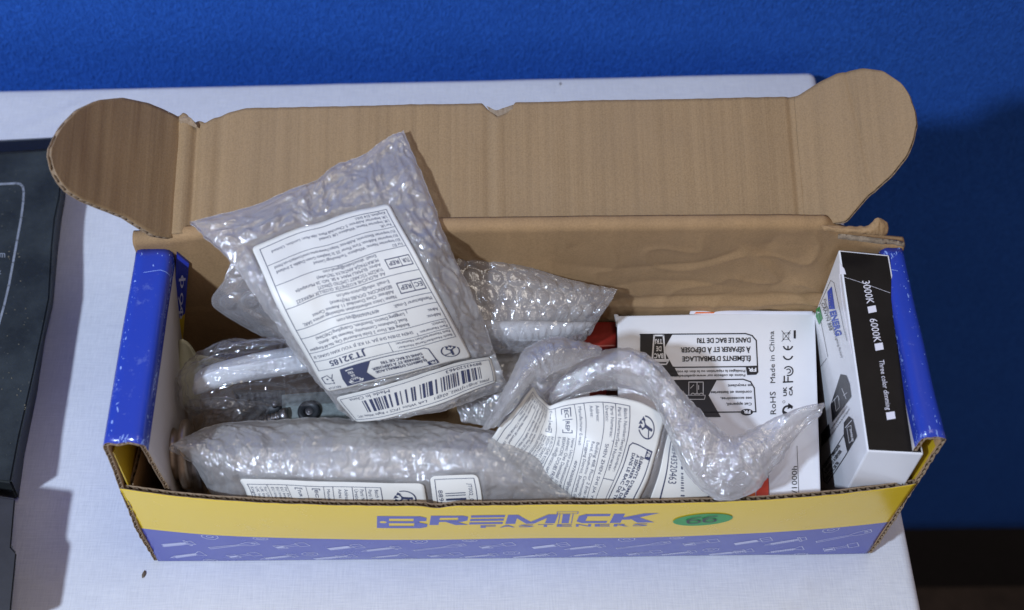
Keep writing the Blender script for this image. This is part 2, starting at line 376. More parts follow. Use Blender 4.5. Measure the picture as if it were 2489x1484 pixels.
# ------------------------------------------------------------------ flat print ("art") laid on surfaces
_tc={}
def text_geo(s,bold=0.0):
    key=(s,bold)
    if key in _tc: return _tc[key]
    cu=bpy.data.curves.new('t','FONT'); cu.body=s; cu.size=1; cu.offset=bold; cu.resolution_u=2; cu.fill_mode='FRONT'
    o=bpy.data.objects.new('t',cu); COL.objects.link(o); dg=bpy.context.evaluated_depsgraph_get(); dg.update()
    me=bpy.data.meshes.new_from_object(o.evaluated_get(dg))
    V=np.zeros(len(me.vertices)*3); me.vertices.foreach_get('co',V); V=V.reshape(-1,3)[:,:2]
    F=[tuple(p.vertices) for p in me.polygons]
    bpy.data.meshes.remove(me); bpy.data.objects.remove(o); bpy.data.curves.remove(cu)
    _tc[key]=(V,F); return V,F
class Art:
    def __init__(s): s.V=[];s.F=[];s.MI=[];s.L=[];s.n=0
    def add(s,V,F,mi=0,layer=0):
        V=np.asarray(V,float)
        s.V.append(V); s.F+= [tuple(i+s.n for i in f) for f in F]; s.MI+=[mi]*len(F); s.L.append(np.full(len(V),float(layer))); s.n+=len(V)
    def text(s,txt,x,y,size,rot=0,mi=0,layer=1,width=None,bold=0.0,align='L',shear=0.0,height=None):
        """baseline start x,y; size is the cap height; width stretches the string to that length"""
        V,F=text_geo(txt,bold)
        if len(V)==0: return
        V=V.copy(); V[:,0]-=V[:,0].min() if align!='raw' else 0
        sc=size/.729; wd=V[:,0].max(); kx=(width/wd) if width else sc*.93
        V=np.stack([V[:,0]*kx+V[:,1]*sc*shear,V[:,1]*sc],1)
        if align=='C': V[:,0]-=V[:,0].max()/2
        if align=='R': V[:,0]-=V[:,0].max()
        c,sn=math.cos(math.radians(rot)),math.sin(math.radians(rot))
        V=V@np.array([[c,sn],[-sn,c]])+[x,y]
        s.add(V,F,mi,layer)
    def poly(s,pts,mi=0,layer=0): s.add(pts,[tuple(range(len(pts)))],mi,layer)
    def rect(s,x0,y0,x1,y1,mi=0,layer=0,cell=None):
        nx=max(1,int(math.ceil(abs(x1-x0)/cell))) if cell else 1; ny=max(1,int(math.ceil(abs(y1-y0)/cell))) if cell else 1
        X,Y=np.meshgrid(np.linspace(x0,x1,nx+1),np.linspace(y0,y1,ny+1)); s.add(np.stack([X.ravel(),Y.ravel()],1),grid_faces(ny+1,nx+1),mi,layer)
    def quad(s,q,mi=0,layer=0,n=7):
        q=np.array(q,float); X,Y=np.meshgrid(np.linspace(0,1,n),np.linspace(0,1,n)); X=X.ravel()[:,None];Y=Y.ravel()[:,None]
        s.add((q[0]*(1-X)+q[1]*X)*(1-Y)+(q[3]*(1-X)+q[2]*X)*Y,grid_faces(n,n),mi,layer)
    def line(s,pts,wd,mi=0,layer=1,closed=False,seg=None):
        pts=[np.array(p,float) for p in pts]
        if closed: pts.append(pts[0])
        for a,b in zip(pts,pts[1:]):
            d=b-a; L=np.hypot(*d)
            if L<1e-9: continue
            n=max(1,int(math.ceil(L/seg))) if seg else 1; d=d/L; p=np.array([-d[1],d[0]])*wd/2; e=d*wd*.45
            k=np.linspace(0,1,n+1)[:,None]; q=(a-e)*(1-k)+(b+e)*k
            V=np.concatenate([q-p,q+p]); s.add(V,[(i,i+1,n+2+i,n+1+i) for i in range(n)],mi,layer)
    def ring(s,cx,cy,r,wd,a0=0,a1=360,mi=0,layer=1,n=24,ry=None):
        ry=ry or r; A=np.radians(np.linspace(a0,a1,n)); c=np.stack([np.cos(A),np.sin(A)],1)
        V=np.concatenate([[cx,cy]+c*[r-wd/2,ry-wd/2],[cx,cy]+c*[r+wd/2,ry+wd/2]]); s.add(V,[(i,i+1,n+i+1,n+i) for i in range(n-1)],mi,layer)
    def disc(s,cx,cy,r,mi=0,layer=0,n=24,ry=None,rot=0):
        A=np.linspace(0,2*np.pi,n,endpoint=False); V=np.stack([np.cos(A)*r,np.sin(A)*(ry or r)],1); c,sn=math.cos(math.radians(rot)),math.sin(math.radians(rot))
        s.poly(V@np.array([[c,sn],[-sn,c]])+[cx,cy],mi,layer)
    def place(s,other,fn,dl=0):
        """copy another art through a 2-D map"""
        V=fn(np.concatenate(other.V)); n=s.n
        s.V.append(V); s.L.append(np.concatenate(other.L)+dl); s.F+=[tuple(i+n for i in f) for f in other.F]; s.MI+=list(other.MI); s.n+=len(V)
    def build(s,name,fn,mats,parent,xmax=None,lift=.00015,step=.00005):
        V=np.concatenate(s.V); L=np.concatenate(s.L); F=s.F; MI=s.MI
        if xmax is not None:
            keep=[max(V[i,0] for i in f)<=xmax for f in F]; F=[f for f,k in zip(F,keep) if k]; MI=[m for m,k in zip(MI,keep) if k]
        used=sorted({i for f in F for i in f}); mp={a:b for b,a in enumerate(used)}; F=[tuple(mp[i] for i in f) for f in F]; V=V[used];L=L[used]
        P,N=fn(V); return mesh_obj(name,P+N*(lift+step*L)[:,None],F,mats,parent,smooth=False,mi=MI)
def rot2(V,deg,o=(0,0),sc=1.0,to=(0,0)):
    c,sn=math.cos(math.radians(deg)),math.sin(math.radians(deg)); return ((V-o)*sc)@np.array([[c,sn],[-sn,c]])+to
def px_plane(o,n):
    """map photo positions onto a plane in space"""
    n=np.array(n,float);n/=np.linalg.norm(n)
    if n@(CLOC-o)<0:n=-n
    return lambda V:(at_plane(V[:,0],V[:,1],o,n),np.repeat(n[None],len(V),0))

# ------------------------------------------------------------------ the setting
# blue fabric partition behind the table
def mat_blue_fabric():
    m,nt,out=new_mat('blue_fabric')
    n1=noise_tex(nt,1,4,.62,mapscale=(330,1,210),rot=(0,math.radians(-33),0),dist=.5)
    n3_=noise_tex(nt,7,4,.6)
    c=ramp(nt,n1.outputs[0],[(.32,(.012,.082,.40)),(.68,(.028,.142,.60))]).outputs[0]
    c=mixc(nt,ramp(nt,n3_.outputs[0],[(.35,(0,0,0)),(.7,(.5,)*3)]).outputs[0],c,(.013,.088,.42))
    p=princ(nt,out,c,.85,.2,bump=[(n1.outputs[0],.9,.004)])
    p.inputs['Sheen Weight'].default_value=.25; p.inputs['Sheen Tint'].default_value=(.1,.3,1,1)
    return m
WY=.505
xs=np.linspace(-1.6,1.9,180); zs=np.concatenate([np.linspace(-1.16,-.02,30),np.linspace(0,1.1,40)])
X,Z=np.meshgrid(xs,zs); Y=WY+.004*n2(X*2.2,Z*2.2,3.3)
V=np.stack([X.ravel(),Y.ravel(),Z.ravel()],1); nfr=len(V)
Vb=V.copy(); Vb[:,1]=WY+.03
fr=grid_faces(len(zs),len(xs)); bk=grid_faces(len(zs),len(xs),True,nfr)
part=mesh_obj('partition_wall',np.concatenate([V,Vb]),fr+bk+[(j,j+nfr,j+1+nfr,j+1) for j in range(len(xs)-1)],mat_blue_fabric())
part['kind']='structure'
# dark skirting and floor behind
sk=bevel_box('skirting',[(-1.6,WY+.002,-1.447),(1.9,WY+.002,-1.447),(1.9,WY+.028,-1.447),(-1.6,WY+.028,-1.447),(-1.6,WY+.002,-1.161),(1.9,WY+.002,-1.161),(1.9,WY+.028,-1.161),(-1.6,WY+.028,-1.161)],mat_simple('dark_skirting',(.012,.011,.011),.7,noise=.3),bevel=0); sk['kind']='structure'
V=[(-3,-2.5,-1.45),(3,-2.5,-1.45),(3,2,-1.45),(-3,2,-1.45)]
fl=mesh_obj('floor',V,[(0,1,2,3)],mat_simple('brown_floor',(.075,.055,.045),.8,noise=.35,nscale=14,bump=.3,bscale=60),smooth=False); fl['kind']='structure'

# table with white cloth
def mat_cloth():
    m,nt,out=new_mat('white_cotton')
    a=noise_tex(nt,1,3,.7,mapscale=(60,900,60)); b=noise_tex(nt,1,3,.7,mapscale=(900,60,60)); c_=noise_tex(nt,1,5,.6,mapscale=(5,14,9)); d=noise_tex(nt,7,5,.7)
    mm=mixc(nt,.5,a.outputs[0],b.outputs[0])
    col=ramp(nt,mm,[(.32,(.61,.62,.64)),(.62,(.77,.775,.78))]).outputs[0]
    col=mixc(nt,ramp(nt,c_.outputs[0],[(.35,(.22,)*3),(.62,(0,0,0))]).outputs[0],col,(.56,.55,.58))
    col=mixc(nt,ramp(nt,d.outputs[0],[(.64,(0,0,0)),(.8,(.25,)*3)]).outputs[0],col,(.58,.53,.45))
    princ(nt,out,col,.85,.15,bump=[(mm,.35,.0006),(c_.outputs[0],.25,.004)]); return m
XE=.2955; YA,YB=.4715,.4885   # back edge runs slightly askew
tbl=thing('table','rectangular table under the white cloth, hardly visible beneath it','table')
def yb(x): return .4605+(x+.4645)/.7535*.0250
wood=mat_simple('table_wood',(.25,.16,.09),.5,noise=.2)
bevel_box('table_top',[(-1.5,-.6,-.03),(XE-.006,-.6,-.03),(XE-.006,.478,-.03),(-1.5,.425,-.03),(-1.5,-.6,-.004),(XE-.006,-.6,-.004),(XE-.006,.478,-.004),(-1.5,.425,-.004)],wood,tbl,bevel=.002)
for lx in (-1.4,.22):
    for ly in (-.5,.38):
        bevel_box('leg',[(lx,ly,-1.449),(lx+.04,ly,-1.449),(lx+.04,ly+.04,-1.449),(lx,ly+.04,-1.449),(lx,ly,-.031),(lx+.04,ly,-.031),(lx+.04,ly+.04,-.031),(lx,ly+.04,-.031)],wood,tbl,bevel=.002)
# cloth: rounded over the right and back edges, hanging a little way down
xs=np.concatenate([np.linspace(-1.5,-.5,12),np.linspace(-.49,XE-.012,150)]); ys=np.linspace(-.6,.455,170)
edge=[(0.0,0.0)]+[(.008*math.sin(a),-.008*(1-math.cos(a))) for a in np.linspace(.2,math.pi/2,7)]+[(.009,-.03),(.010,-.10),(.011,-.2)]
def cloth_pt(i,j):
    ex=max(0,i-(len(xs)-1)); ey=max(0,j-(len(ys)-1)); x=xs[min(i,len(xs)-1)]; y=ys[min(j,len(ys)-1)]
    if y>.3: y=.3+(y-.3)*(yb(x)-.010-.3)/(.455-.3)
    ox,oz1=edge[ex]; oy,oz2=edge[ey]
    k=len(edge)
    if ex and ey:   # rounded corner
        dx,dy=ox,oy; r=math.hypot(ox,oy); mx=max(ox,oy); ox,oy=ox*mx/r,oy*mx/r; z=min(oz1,oz2)
    else: z=oz1+oz2
    return x+.004*ex/max(ex,1)*0+ox,y+oy,z
V=np.array([cloth_pt(i,j) for j in range(len(ys)+len(edge)-1) for i in range(len(xs)+len(edge)-1)])
ridge0=lambda a,b:(1-np.abs(n2(a,b,31.)))**4
top=V[:,2]>-.002
V[:,2]+=np.where(top,.0011*n2(V[:,0]*8,V[:,1]*14,1.1)+.0006*ridge0(V[:,0]*9,V[:,1]*5)+.0003*n2(V[:,0]*30,V[:,1]*40,5),0)
# ironed-in creases
for (p,q,h) in [((-.44,.405),(-.36,.455),.0016),((-.5,.02),(-.3,-.02),.0006)]:
    p=np.array(p);q=np.array(q);d=(q-p)/np.linalg.norm(q-p); r=V[:,:2]-p; al=r@d; pe=r@np.array([-d[1],d[0]])
    V[:,2]+=np.where(top,h*np.exp(-(pe/.004)**2)*np.clip(np.minimum(al,np.linalg.norm(q-p)-al)*40,0,1),0)
cl=mesh_obj('tablecloth',V,grid_faces(len(ys)+len(edge)-1,len(xs)+len(edge)-1),mat_cloth())
tag(cl,'white cotton tablecloth spread over the table under the open carton','tablecloth')
for (u,v,sz,lb) in [(350,1397,.0035,'dark crumb on the cloth in front of the carton, lower left'),(1362,205,.0022,'tiny dark crumb at the back edge of the white cloth')]:
    p=at_z(u,v,.0006); bm=bmesh.new(); bmesh.ops.create_icosphere(bm,subdivisions=2,radius=1)
    for x in bm.verts:
        n=1+.35*float(noise3(np.array([[x.co.x*1.3+u,x.co.y*1.3,x.co.z*1.3]]))[0]); x.co=Vector((p[0]+x.co.x*sz*.35*n,p[1]+x.co.y*sz*.75*n+x.co.x*sz*.3,p[2]+(x.co.z*.6+.5)*sz*.4*n))
    me=bpy.data.meshes.new('crumb'); bm.to_mesh(me); bm.free(); me.materials.append(M['crumb']); o=bpy.data.objects.new('crumb',me); COL.objects.link(o); tag(o,lb,'crumb')

# ------------------------------------------------------------------ the carton
HX=.26; D=.148; H=.188
box=thing('cardboard_carton','open blue and yellow corrugated fasteners carton with its brown lid folded back','cardboard box')
MB=[M['print_front'],M['card_wall'],M['card_edge'],M['print_blue'],M['inner_white'],M['yellow_board'],M['card']]
one=lambda c: (lambda s: np.full_like(np.asarray(s,float),c))
# floor of the box
bevel_box('bottom',[(-HX+.004,.003,.0015),(HX-.004,.003,.0015),(HX-.004,D-.003,.0015),(-HX+.004,D-.003,.0015),(-HX+.004,.003,.0045),(HX-.004,.003,.0045),(HX-.004,D-.003,.0045),(-HX+.004,D-.003,.0045)],M['card_wall'],box,bevel=0)
# front panel, bowed outwards
FB=.0135
def front_pos(s,t):
    g=np.sin(np.pi/2*np.clip(t/.125,0,1.05))**.8 if True else 0
    g=np.where(t<=0,0,g)
    b=FB*(1-np.abs(s/.2595)**3.4)
    return np.stack([s,-.0005-b*g-.0006*n2(s*12,t*12,.4),t+.0009],1)
def ftop(s):
    return .1245-.0030*np.exp(-((s-FDIP)/.0075)**2)+.0005*n2(s*60,s*0,2.2)+.0004*n2(s*200,s*0,7.7)
FDIP=at_z(1062,1235,.125)[0]
# the middle surface stands half the board's thickness inwards from the printed face
zb0=0
front=board('front_panel',lambda s,t: front_pos(np.atleast_1d(s),np.clip(np.atleast_1d(t),1e-4,1))+np.array([0,.0015,0]),-.2630,.2572,one(0.0),ftop,thick=.0034,pitch=.0062,ns=200,nt=70,mats=MB,mi_out=1,mi_in=0,parent=box,lin=.0005)
front['label']='front panel printed yellow over blue, bowed outwards'
def front_find(u,v):
    s,t=at_y(u,v,-.01)[[0,2]]
    for _ in range(8):
        f=lambda a,b: project(front_pos(np.array([a]),np.array([b])))[0]-[u,v]
        r=f(s,t);e=1e-5;J=np.stack([(f(s+e,t)-r)/e,(f(s,t+e)-r)/e],1); d=np.linalg.solve(J,-r); s+=d[0];t+=d[1]
    return s,t
def front_map(V):
    s,t=V[:,0],V[:,1]; P=front_pos(s,t); e=1e-4
    N=np.cross(front_pos(s+e,t)-front_pos(s-e,t),front_pos(s,t+e)-front_pos(s,t-e)); N/=np.linalg.norm(N,axis=1)[:,None]
    return P+N*.0002,N
# lettering on the front
la=Art()
x0,zb_=front_find(916,1283); x1,_=front_find(1588,1276); xa,zt=front_find(920,1254); _,zt2=front_find(1100,1256)
Lw=x1-x0
GL={'B':[[(0,0),(.24,0),(.24,1),(0,1)],[(.24,.80),(.84,.80),(.84,1),(.24,1)],[(.24,.43),(.84,.43),(.84,.60),(.24,.60)],[(.24,0),(.86,0),(.86,.20),(.24,.20)],[(.72,.60),(.97,.62),(.97,.88),(.84,1.0),(.72,.80)],[(.74,.20),(.86,0),(1.0,.12),(1.0,.36),(.84,.50),(.74,.43)]],
'R':[[(0,0),(.24,0),(.24,1),(0,1)],[(.24,.78),(.84,.78),(.84,1),(.24,1)],[(.24,.34),(.84,.34),(.84,.54),(.24,.54)],[(.72,.54),(.84,.36),(.97,.48),(.97,.88),(.84,1.0),(.72,.78)],[(.42,.34),(.72,.34),(1.02,0),(.68,0)]],
'E':[[(0,0),(1,0),(1,.24),(0,.24)],[(0,.38),(1,.38),(1,.62),(0,.62)],[(0,.76),(1,.76),(1,1),(0,1)]],
'M':[[(0,0),(.2,0),(.2,1),(0,1)],[(.8,0),(1,0),(1,1),(.8,1)],[(.2,.62),(.42,0),(.58,0),(.2,1)],[(.42,0),(.58,0),(.8,.62),(.8,1)]],
'C':[[(.2,.76),(1,.76),(1,1),(.2,1)],[(.2,0),(1,0),(1,.24),(.2,.24)],[(0,.2),(.2,0),(.28,.24),(.28,.76),(.2,1),(0,.8)]],
'K':[[(0,0),(.24,0),(.24,1),(0,1)],[(.24,.36),(.40,.36),(1.0,1),(.66,1),(.24,.62)],[(.36,.58),(.56,.64),(1.0,0),(.62,0)]]}
hB=zt-zb_
for c,xa_,xb_,za_,zb2 in (('B',0,.180,0,1.0),('R',.190,.326,.28,1.04),('E',.332,.452,.30,1.05),('M',.462,.640,.30,1.05),('C',.716,.826,.30,1.05),('K',.838,1.0,.30,1.05)):
    for k,pg in enumerate(GL[c]):
        la.poly([(x0+(xa_+px_*(xb_-xa_)+.008*pz_)*Lw,zb_+(za_+pz_*(zb2-za_))*hB) for px_,pz_ in pg],0,k*.5)
la.rect(x0+.664*Lw,zb_+.3*hB,x0+.690*Lw,zb_+1.05*hB,0,1)
la.line([(x0+.643*Lw,zb_+1.10*hB),(x0+.643*Lw,zb_+1.25*hB),(x0+.716*Lw,zb_+1.25*hB),(x0+.716*Lw,zb_+1.10*hB)],.0005,0,4,closed=True)
la.line([(x0+.653*Lw,zb_+1.1*hB),(x0+.653*Lw,zb_+.3*hB)],.0005,0,4); la.line([(x0+.700*Lw,zb_+1.1*hB),(x0+.700*Lw,zb_+.3*hB)],.0005,0,4)
xf0,zf=front_find(1168,1283); xf1,_=front_find(1582,1280); _,zf2=front_find(1300,1274)
for i,c in enumerate('FASTENERS'):
    wch=(xf1-xf0)/9; la.text(c,xf0+i*wch,zf+.0004,(zf2-zf)*.9,width=wch*.8,bold=.02)
la.build('lettering',front_map,[M['print_logo']],front,lift=.0001)
# line drawings of screws and bolts
sa=Art()
def motif(k,cx,cz,sc,ang):
    a=Art(); W=.00036
    if k==0:   # bolt: threaded shank, hex head
        a.line([(-9,-1.3),(2,-1.3),(2,1.3),(-9,1.3)],W*1e3,closed=True); a.line([(4,-2.4),(9,-2.4),(9,2.4),(4,2.4)],W*1e3,closed=True); a.line([(4,0),(9,0)],W*1e3)
        for i in range(9): a.line([(-9+i*.8,-1.3),(-8.4+i*.8,1.3)],W*1e3)
        a.rect(-8.8,-1.0,1.8,1.0,0,0); a.line([(2,-.9),(4,-.9)],W*1e3); a.line([(2,.9),(4,.9)],W*1e3)
    if k==1:   # self drilling screw
        a.line([(-11,0),(-8,-.9),(6,-.9),(6,.9),(-8,.9)],W*1e3,closed=True); a.line([(6,-2.6),(7,-2.6),(7,2.6),(6,2.6)],W*1e3,closed=True); a.line([(7,-1.7),(9.6,-1.7),(9.6,1.7),(7,1.7)],W*1e3,closed=True)
        a.rect(-7.5,-.5,5.5,.5,0,0)
        for i in range(12): a.line([(-8+i,-1.3),(-7.4+i,1.3)],W*1e3)
    if k==2:   # long nail/anchor
        a.line([(-13,-.9),(3,-.5),(9,-1.9),(14,-1.4),(14,1.4),(9,1.9),(3,.5),(-13,.9)],W*1e3,closed=True); a.line([(-13,0),(14,0)],W*.8e3); a.ring(11.5,0,.7,W*1e3,n=10)
    if k==3:   # screw with countersunk head
        a.line([(-10,0),(-7,.8),(5,.8),(8,2.4),(8.8,2.4),(8.8,-2.4),(8,-2.4),(5,-.8),(-7,-.8)],W*1e3,closed=True)
        a.rect(-7,-.45,5,.45,0,0)
        for i in range(10): a.line([(-7.5+i*1.2,-1.3),(-6.8+i*1.2,1.3)],W*1e3)
    if k==4:   # nut
        a.line([(-3.6,-1),(-1.5,-2.4),(2,-2.2),(3.8,-.4),(3.4,1.6),(1,2.4),(-2.4,2),(-3.8,.6)],W*1e3,closed=True); a.ring(0,.2,1.6,W*1e3,n=14,ry=1.0)
    if k==5:   # nut and bolt
        a.line([(-9,-2),(-4,-2.4),(-4,1.6),(-9,2)],W*1e3,closed=True); a.rect(-8.6,-1.2,-4.6,.6,0,1); a.line([(-4,-.8),(3,-.8)],W*1e3); a.line([(-4,.8),(3,.8)],W*1e3); a.line([(3,-2.2),(8,-2.4),(8,1.8),(3,2.2)],W*1e3,closed=True)
    if k==6: a.ring(0,0,3.4,W*1e3,n=20,ry=1.3); a.ring(0,0,1.8,W*1e3,n=14,ry=.6)
    sa.place(a,lambda V: rot2(V*[1,1.35],ang,(0,0),sc*1e-3,(cx,cz)))
zB=.0605
pat=[(0,.016,.041),(1,.041,.037),(2,.081,.040),(5,.123,.044),(3,.0086,.013),(3,.045,.015),(6,.059,.004),(5,.086,.018),(1,.110,.013),(4,.133,.022),(0,.147,.011),(4,.068,.057),(6,.103,.058)]
for rep_ in range(-3,3):
    for (k,dx,dz) in pat:
        cx=rep_*.144+.004+dx
        if abs(cx)<.248: motif(k,cx,dz,1.45 if k not in (4,6) else 1.5,23 if k not in (4,6) else -6)
sa.V=[np.clip(v,[-.254,.0012],[.254,zB]) for v in sa.V]
sa.build('screw_pattern',front_map,[M['print_line']],front,lift=.0001)
# round green sticker with a handwritten number
ga=Art(); c0,cz=front_find(1708,1262); cl_,_=front_find(1637,1262); _,ct=front_find(1708,1248)
R1=(c0-cl_); R2=(ct-cz)*1.02
ga.disc(c0,cz,R1,0,2,40,ry=R2,rot=4)
ga.build('round_sticker',front_map,[M['green_sticker']],box,lift=.0004)
na=Art()
for dx in (-.38,.30):
    a=Art(); a.ring(0,0,.26,.10,-200,160,n=22,ry=.30); a.line([(-.26,.05),(-.30,.35),(-.1,.66),(.22,.80)],.10)
    na.place(a,lambda V: np.stack([c0+(V[:,0]+dx)*R1*.78,cz+(V[:,1]*.98-.22+(.12 if dx>0 else 0))*R2*.95],1))
na.build('handwriting',front_map,[M['ink']],bpy.data.objects['round_sticker'],lift=.0009)

# rolled side walls: outer board, blue top, white inner board, hollow between
def path(pts,r):
    out=[np.array(pts[0],float)]
    for a,b,c in zip(pts,pts[1:],pts[2:]):
        a,b,c=map(lambda q:np.array(q,float),(a,b,c)); u=(a-b)/np.linalg.norm(a-b); v=(c-b)/np.linalg.norm(c-b)
        for k in np.linspace(0,1,7): out.append((1-k)**2*(b+u*r)+2*k*(1-k)*b+k*k*(b+v*r))
    out.append(np.array(pts[-1],float)); P=np.array(out); L=np.concatenate([[0],np.cumsum(np.linalg.norm(np.diff(P,axis=0),axis=1))]); return P,L
def side(sign,wd,lab):
    pts=[(sign*(HX-.0015),.002),(sign*(HX-.0015),H-.0015),(sign*(HX-wd+.0015),H-.0015),(sign*(HX-wd-.001),.02)]
    P,L=path(pts,.0045)
    def S(s,t):
        s=np.clip(s,0,L[-1]+.01); x=np.interp(s,L,P[:,0]); z=np.interp(s,L,P[:,1])
        j=.0012*n2(s*25,t*18,sign*2.0)
        inner=np.clip((s-(H+wd*.3))/.02,0,1)
        dwn=np.clip(s-(H+wd),0,.2); lean=(.04-.19*np.clip(t/.145,0,1))*dwn*(sign<0)
        x=np.where(dwn>0,np.maximum(x+lean,-.2545),x) if sign<0 else x
        bul=np.clip(1-s/(H-.004),0,1)
        return np.stack([x+j*.6*(1-inner*.5)+(sign<0)*(-.0062)*np.sin(bul*1.9),t,z+j*.5],1)
    top0=H-.006; top1=H+wd+.002
    fr=lambda s: .0015-.0045*np.clip(1-np.asarray(s)/.19,0,1)*np.sin(np.asarray(s)*16+.4)+.0012*n2(np.asarray(s)*160,np.asarray(s)*0,sign*3.)
    bkf=lambda s: np.full_like(s,D-.0025)+.001*n2(np.asarray(s)*140,np.asarray(s)*0,sign*5.)
    k_out=1 if sign<0 else 0
    fn=lambda s,side_: (3 if s<top1 else 4) if side_==k_out else 1
    o=board('side_wall',S,0,L[-1],fr,bkf,thick=.003,ns=170,nt=26,mats=MB,mi_fn=fn,parent=box,lin=.0005)
    o['label']=lab
    # worn white paper along the folds and tears of the blue print
    wv=Art(); rr=random.Random(int(5+sign))
    for k in range(190):
        f=rr.random(); yy=rr.random()*D*.97+.002
        if f<.62: s_=H+wd-.0045+rr.gauss(0,.0011)
        elif f<.8: s_=H-.002+rr.gauss(0,.0008)
        elif f<.9: s_=H+rr.random()*wd; yy=abs(rr.gauss(0,.003))+.002
        else: s_=H+rr.random()*wd; yy=D-.006-abs(rr.gauss(0,.006))
        r=.00018+.00045*rr.random()**2
        wv.disc(s_,yy,r*.8,0,0,6,ry=r*(1+2.8*rr.random()),rot=rr.gauss(0,15))
    def wm(V):
        e=1e-4;s,t=V[:,0],V[:,1];N=np.cross(S(s+e,t)-S(s-e,t),S(s,t+e)-S(s,t-e));N/=np.linalg.norm(N,axis=1)[:,None]; N*= (1 if sign<0 else -1); return S(s,t)+N*.0016,N
    # crease line across the top near the back
    for ln in ([(H+.002,D-.022),(H+wd*.5,D-.020),(H+wd-.004,D-.0225)],):
        wv.line(ln,.0004,seg=.002)
    wv.build('crease_wear',wm,[M['wear']],o,lift=.0001)
    return o
side(-1,.0250,'left rolled side wall, blue on top with white inner face')
side(1,.0165,'right rolled side wall with worn blue top')
# corner tabs folded in between front panel and side walls
for sgn,w_ in ((-1,.0250),(1,.0165)):
    board('corner_tab',lambda s,t,sgn=sgn: np.stack([sgn*((.2575 if sgn<0 else .2530)-.0035*np.sin(np.clip(np.asarray(s),0,.05)*40))+0*np.asarray(t),np.asarray(s)+0*np.asarray(t),np.asarray(t)+.001+0*np.asarray(s)],1),.0025,.085,one(0.0),lambda s: .1225+.001*n2(np.asarray(s)*80,np.asarray(s)*0,4.),ns=40,nt=8,mats=MB,mi_out=5,mi_in=1,parent=box,lin=.0005)
    xx_=.2600 if sgn<0 else .2568; q=[(sgn*xx_,.001,.05),(sgn*xx_,.05,.05),(sgn*.2575,.05,.16),(sgn*.2575,.003,.172)]
    mesh_obj('corner_tab',q+[(a-sgn*.0008,b,c) for a,b,c in q],[(0,1,2,3),(7,6,5,4),(0,4,5,1),(1,5,6,2),(2,6,7,3),(3,7,4,0)],M['yellow_board'],box,smooth=False)
# printed flap showing in the back left corner
A_=at_y(384,612,.140);B_=at_y(412,660,.140);C_=at_y(444,830,.137);D_=at_y(420,838,.128);E_=at_y(392,700,.118)
A_=np.array([-.232,.143,.186])
pl=[A_,A_+np.array([.006,.0,-.012]),C_,D_]
n_=np.array([0,.0022,0]); q=[np.array(p) for p in pl]
fs=[(0,1,2,3),(7,6,5,4),(0,4,5,1),(1,5,6,2),(2,6,7,3),(3,7,4,0)]
zf_=(C_[2]+.034)
m_flap=mat_print('flap_print',None,blue=(.03,.05,.40),scuff=.3)
def split_poly(z): # point on each long edge at height z
    a,b,c,d=q; f=(z-a[2])/(d[2]-a[2]); g=(z-b[2])/(c[2]-b[2]); return a+(d-a)*f,b+(c-b)*g
s1,s2=split_poly(zf_); Vv=[q[0],q[1],s2,s1,q[2],q[3]]; Vv=Vv+[v+n_ for v in Vv]
mesh_obj('corner_flap',Vv,[(0,1,2,3),(3,2,4,5),(9,8,7,6),(11,10,8,9),(0,6,7,1),(1,7,8,2),(2,8,10,4),(4,10,11,5),(5,11,9,3),(3,9,6,0)],[m_flap,M['yellow_board']],box,smooth=False,mi=[0,1,0,1,0,0,1,1,1,0])
lf=Art()
for (a,b) in [((.3,.25),(.8,.2)),((.35,.45),(.6,.55)),((.4,.62),(.8,.6))]:
    lf.line([a,b],.03); lf.ring(a[0]+.25,a[1],.12,.03,n=14,ry=.06)
def flapmap(V):
    a,b,c,d=q; P=(a+(b-a)*V[:,:1])*(1-V[:,1:2])+(d+(c-d)*V[:,:1])*V[:,1:2]; N=np.cross(b-a,d-a);N/=np.linalg.norm(N); N=N*(1 if N@(CLOC-a)>0 else -1); return P,np.repeat(N[None],len(V),0)
lf.build('screw_pattern',flapmap,[M['print_line']],bpy.data.objects['corner_flap'],lift=.0004)

# back wall with the rolled-over hinge at its top
crest=[(330,584),(400,581),(450,573),(520,566),(1080,553),(1500,548),(1900,545),(2005,546),(2040,566),(2100,588),(2150,594),(2205,600)]
cp=np.array([at_y(u,v,D-.0015) for u,v in crest]); 
def zcrest(s): return np.interp(s,cp[:,0],cp[:,2])+.0006*n2(np.asarray(s,float)*40,np.asarray(s,float)*0,9.)-.0045
def backS(s,t):
    s=np.asarray(s,float);t=np.asarray(t,float); z=zcrest(s); o=np.maximum(t-z,0); r=.0045; a=np.clip(o/r,0,2.4)
    yy=D-.0015+r*(1-np.cos(a)); zz=np.where(t<z,t,z+r*np.sin(a))
    return np.stack([s,yy,zz],1)
def ridged(x,y,c,p=1.0): return (1-np.abs(n2(x,y,c)))**2*p
def back_disp(s,t):
    k=np.clip((s+.02)/.2,0.12,1)*np.clip((t-.02)/.05,0,1); kt=np.clip((zcrest(s)+.001-t)/.02,.1,1)
    r=-(ridged(s*14+t*3,t*24,3.)**3)*.0022*k*kt+(ridged(s*26+t*22,t*22-s*9,5.)**5*.0016+n2(s*70,t*80,7.)*.0003+n2(s*8,t*10,17.)*.0024)*k*kt
    # long crease low on the wall
    r=r+.0022*np.exp(-((t-.115-.02*s)/.003)**2)*k-.0018*np.exp(-((t-.122-.02*s)/.004)**2)*k
    return r
board('back_wall',backS,-.2595,.2595,one(.002),lambda s: zcrest(s)+.0095,ns=300,nt=150,mats=MB,mi_out=0,mi_in=1,mi_edge=2,parent=box,disp=back_disp,lin=.0005,medium=False)

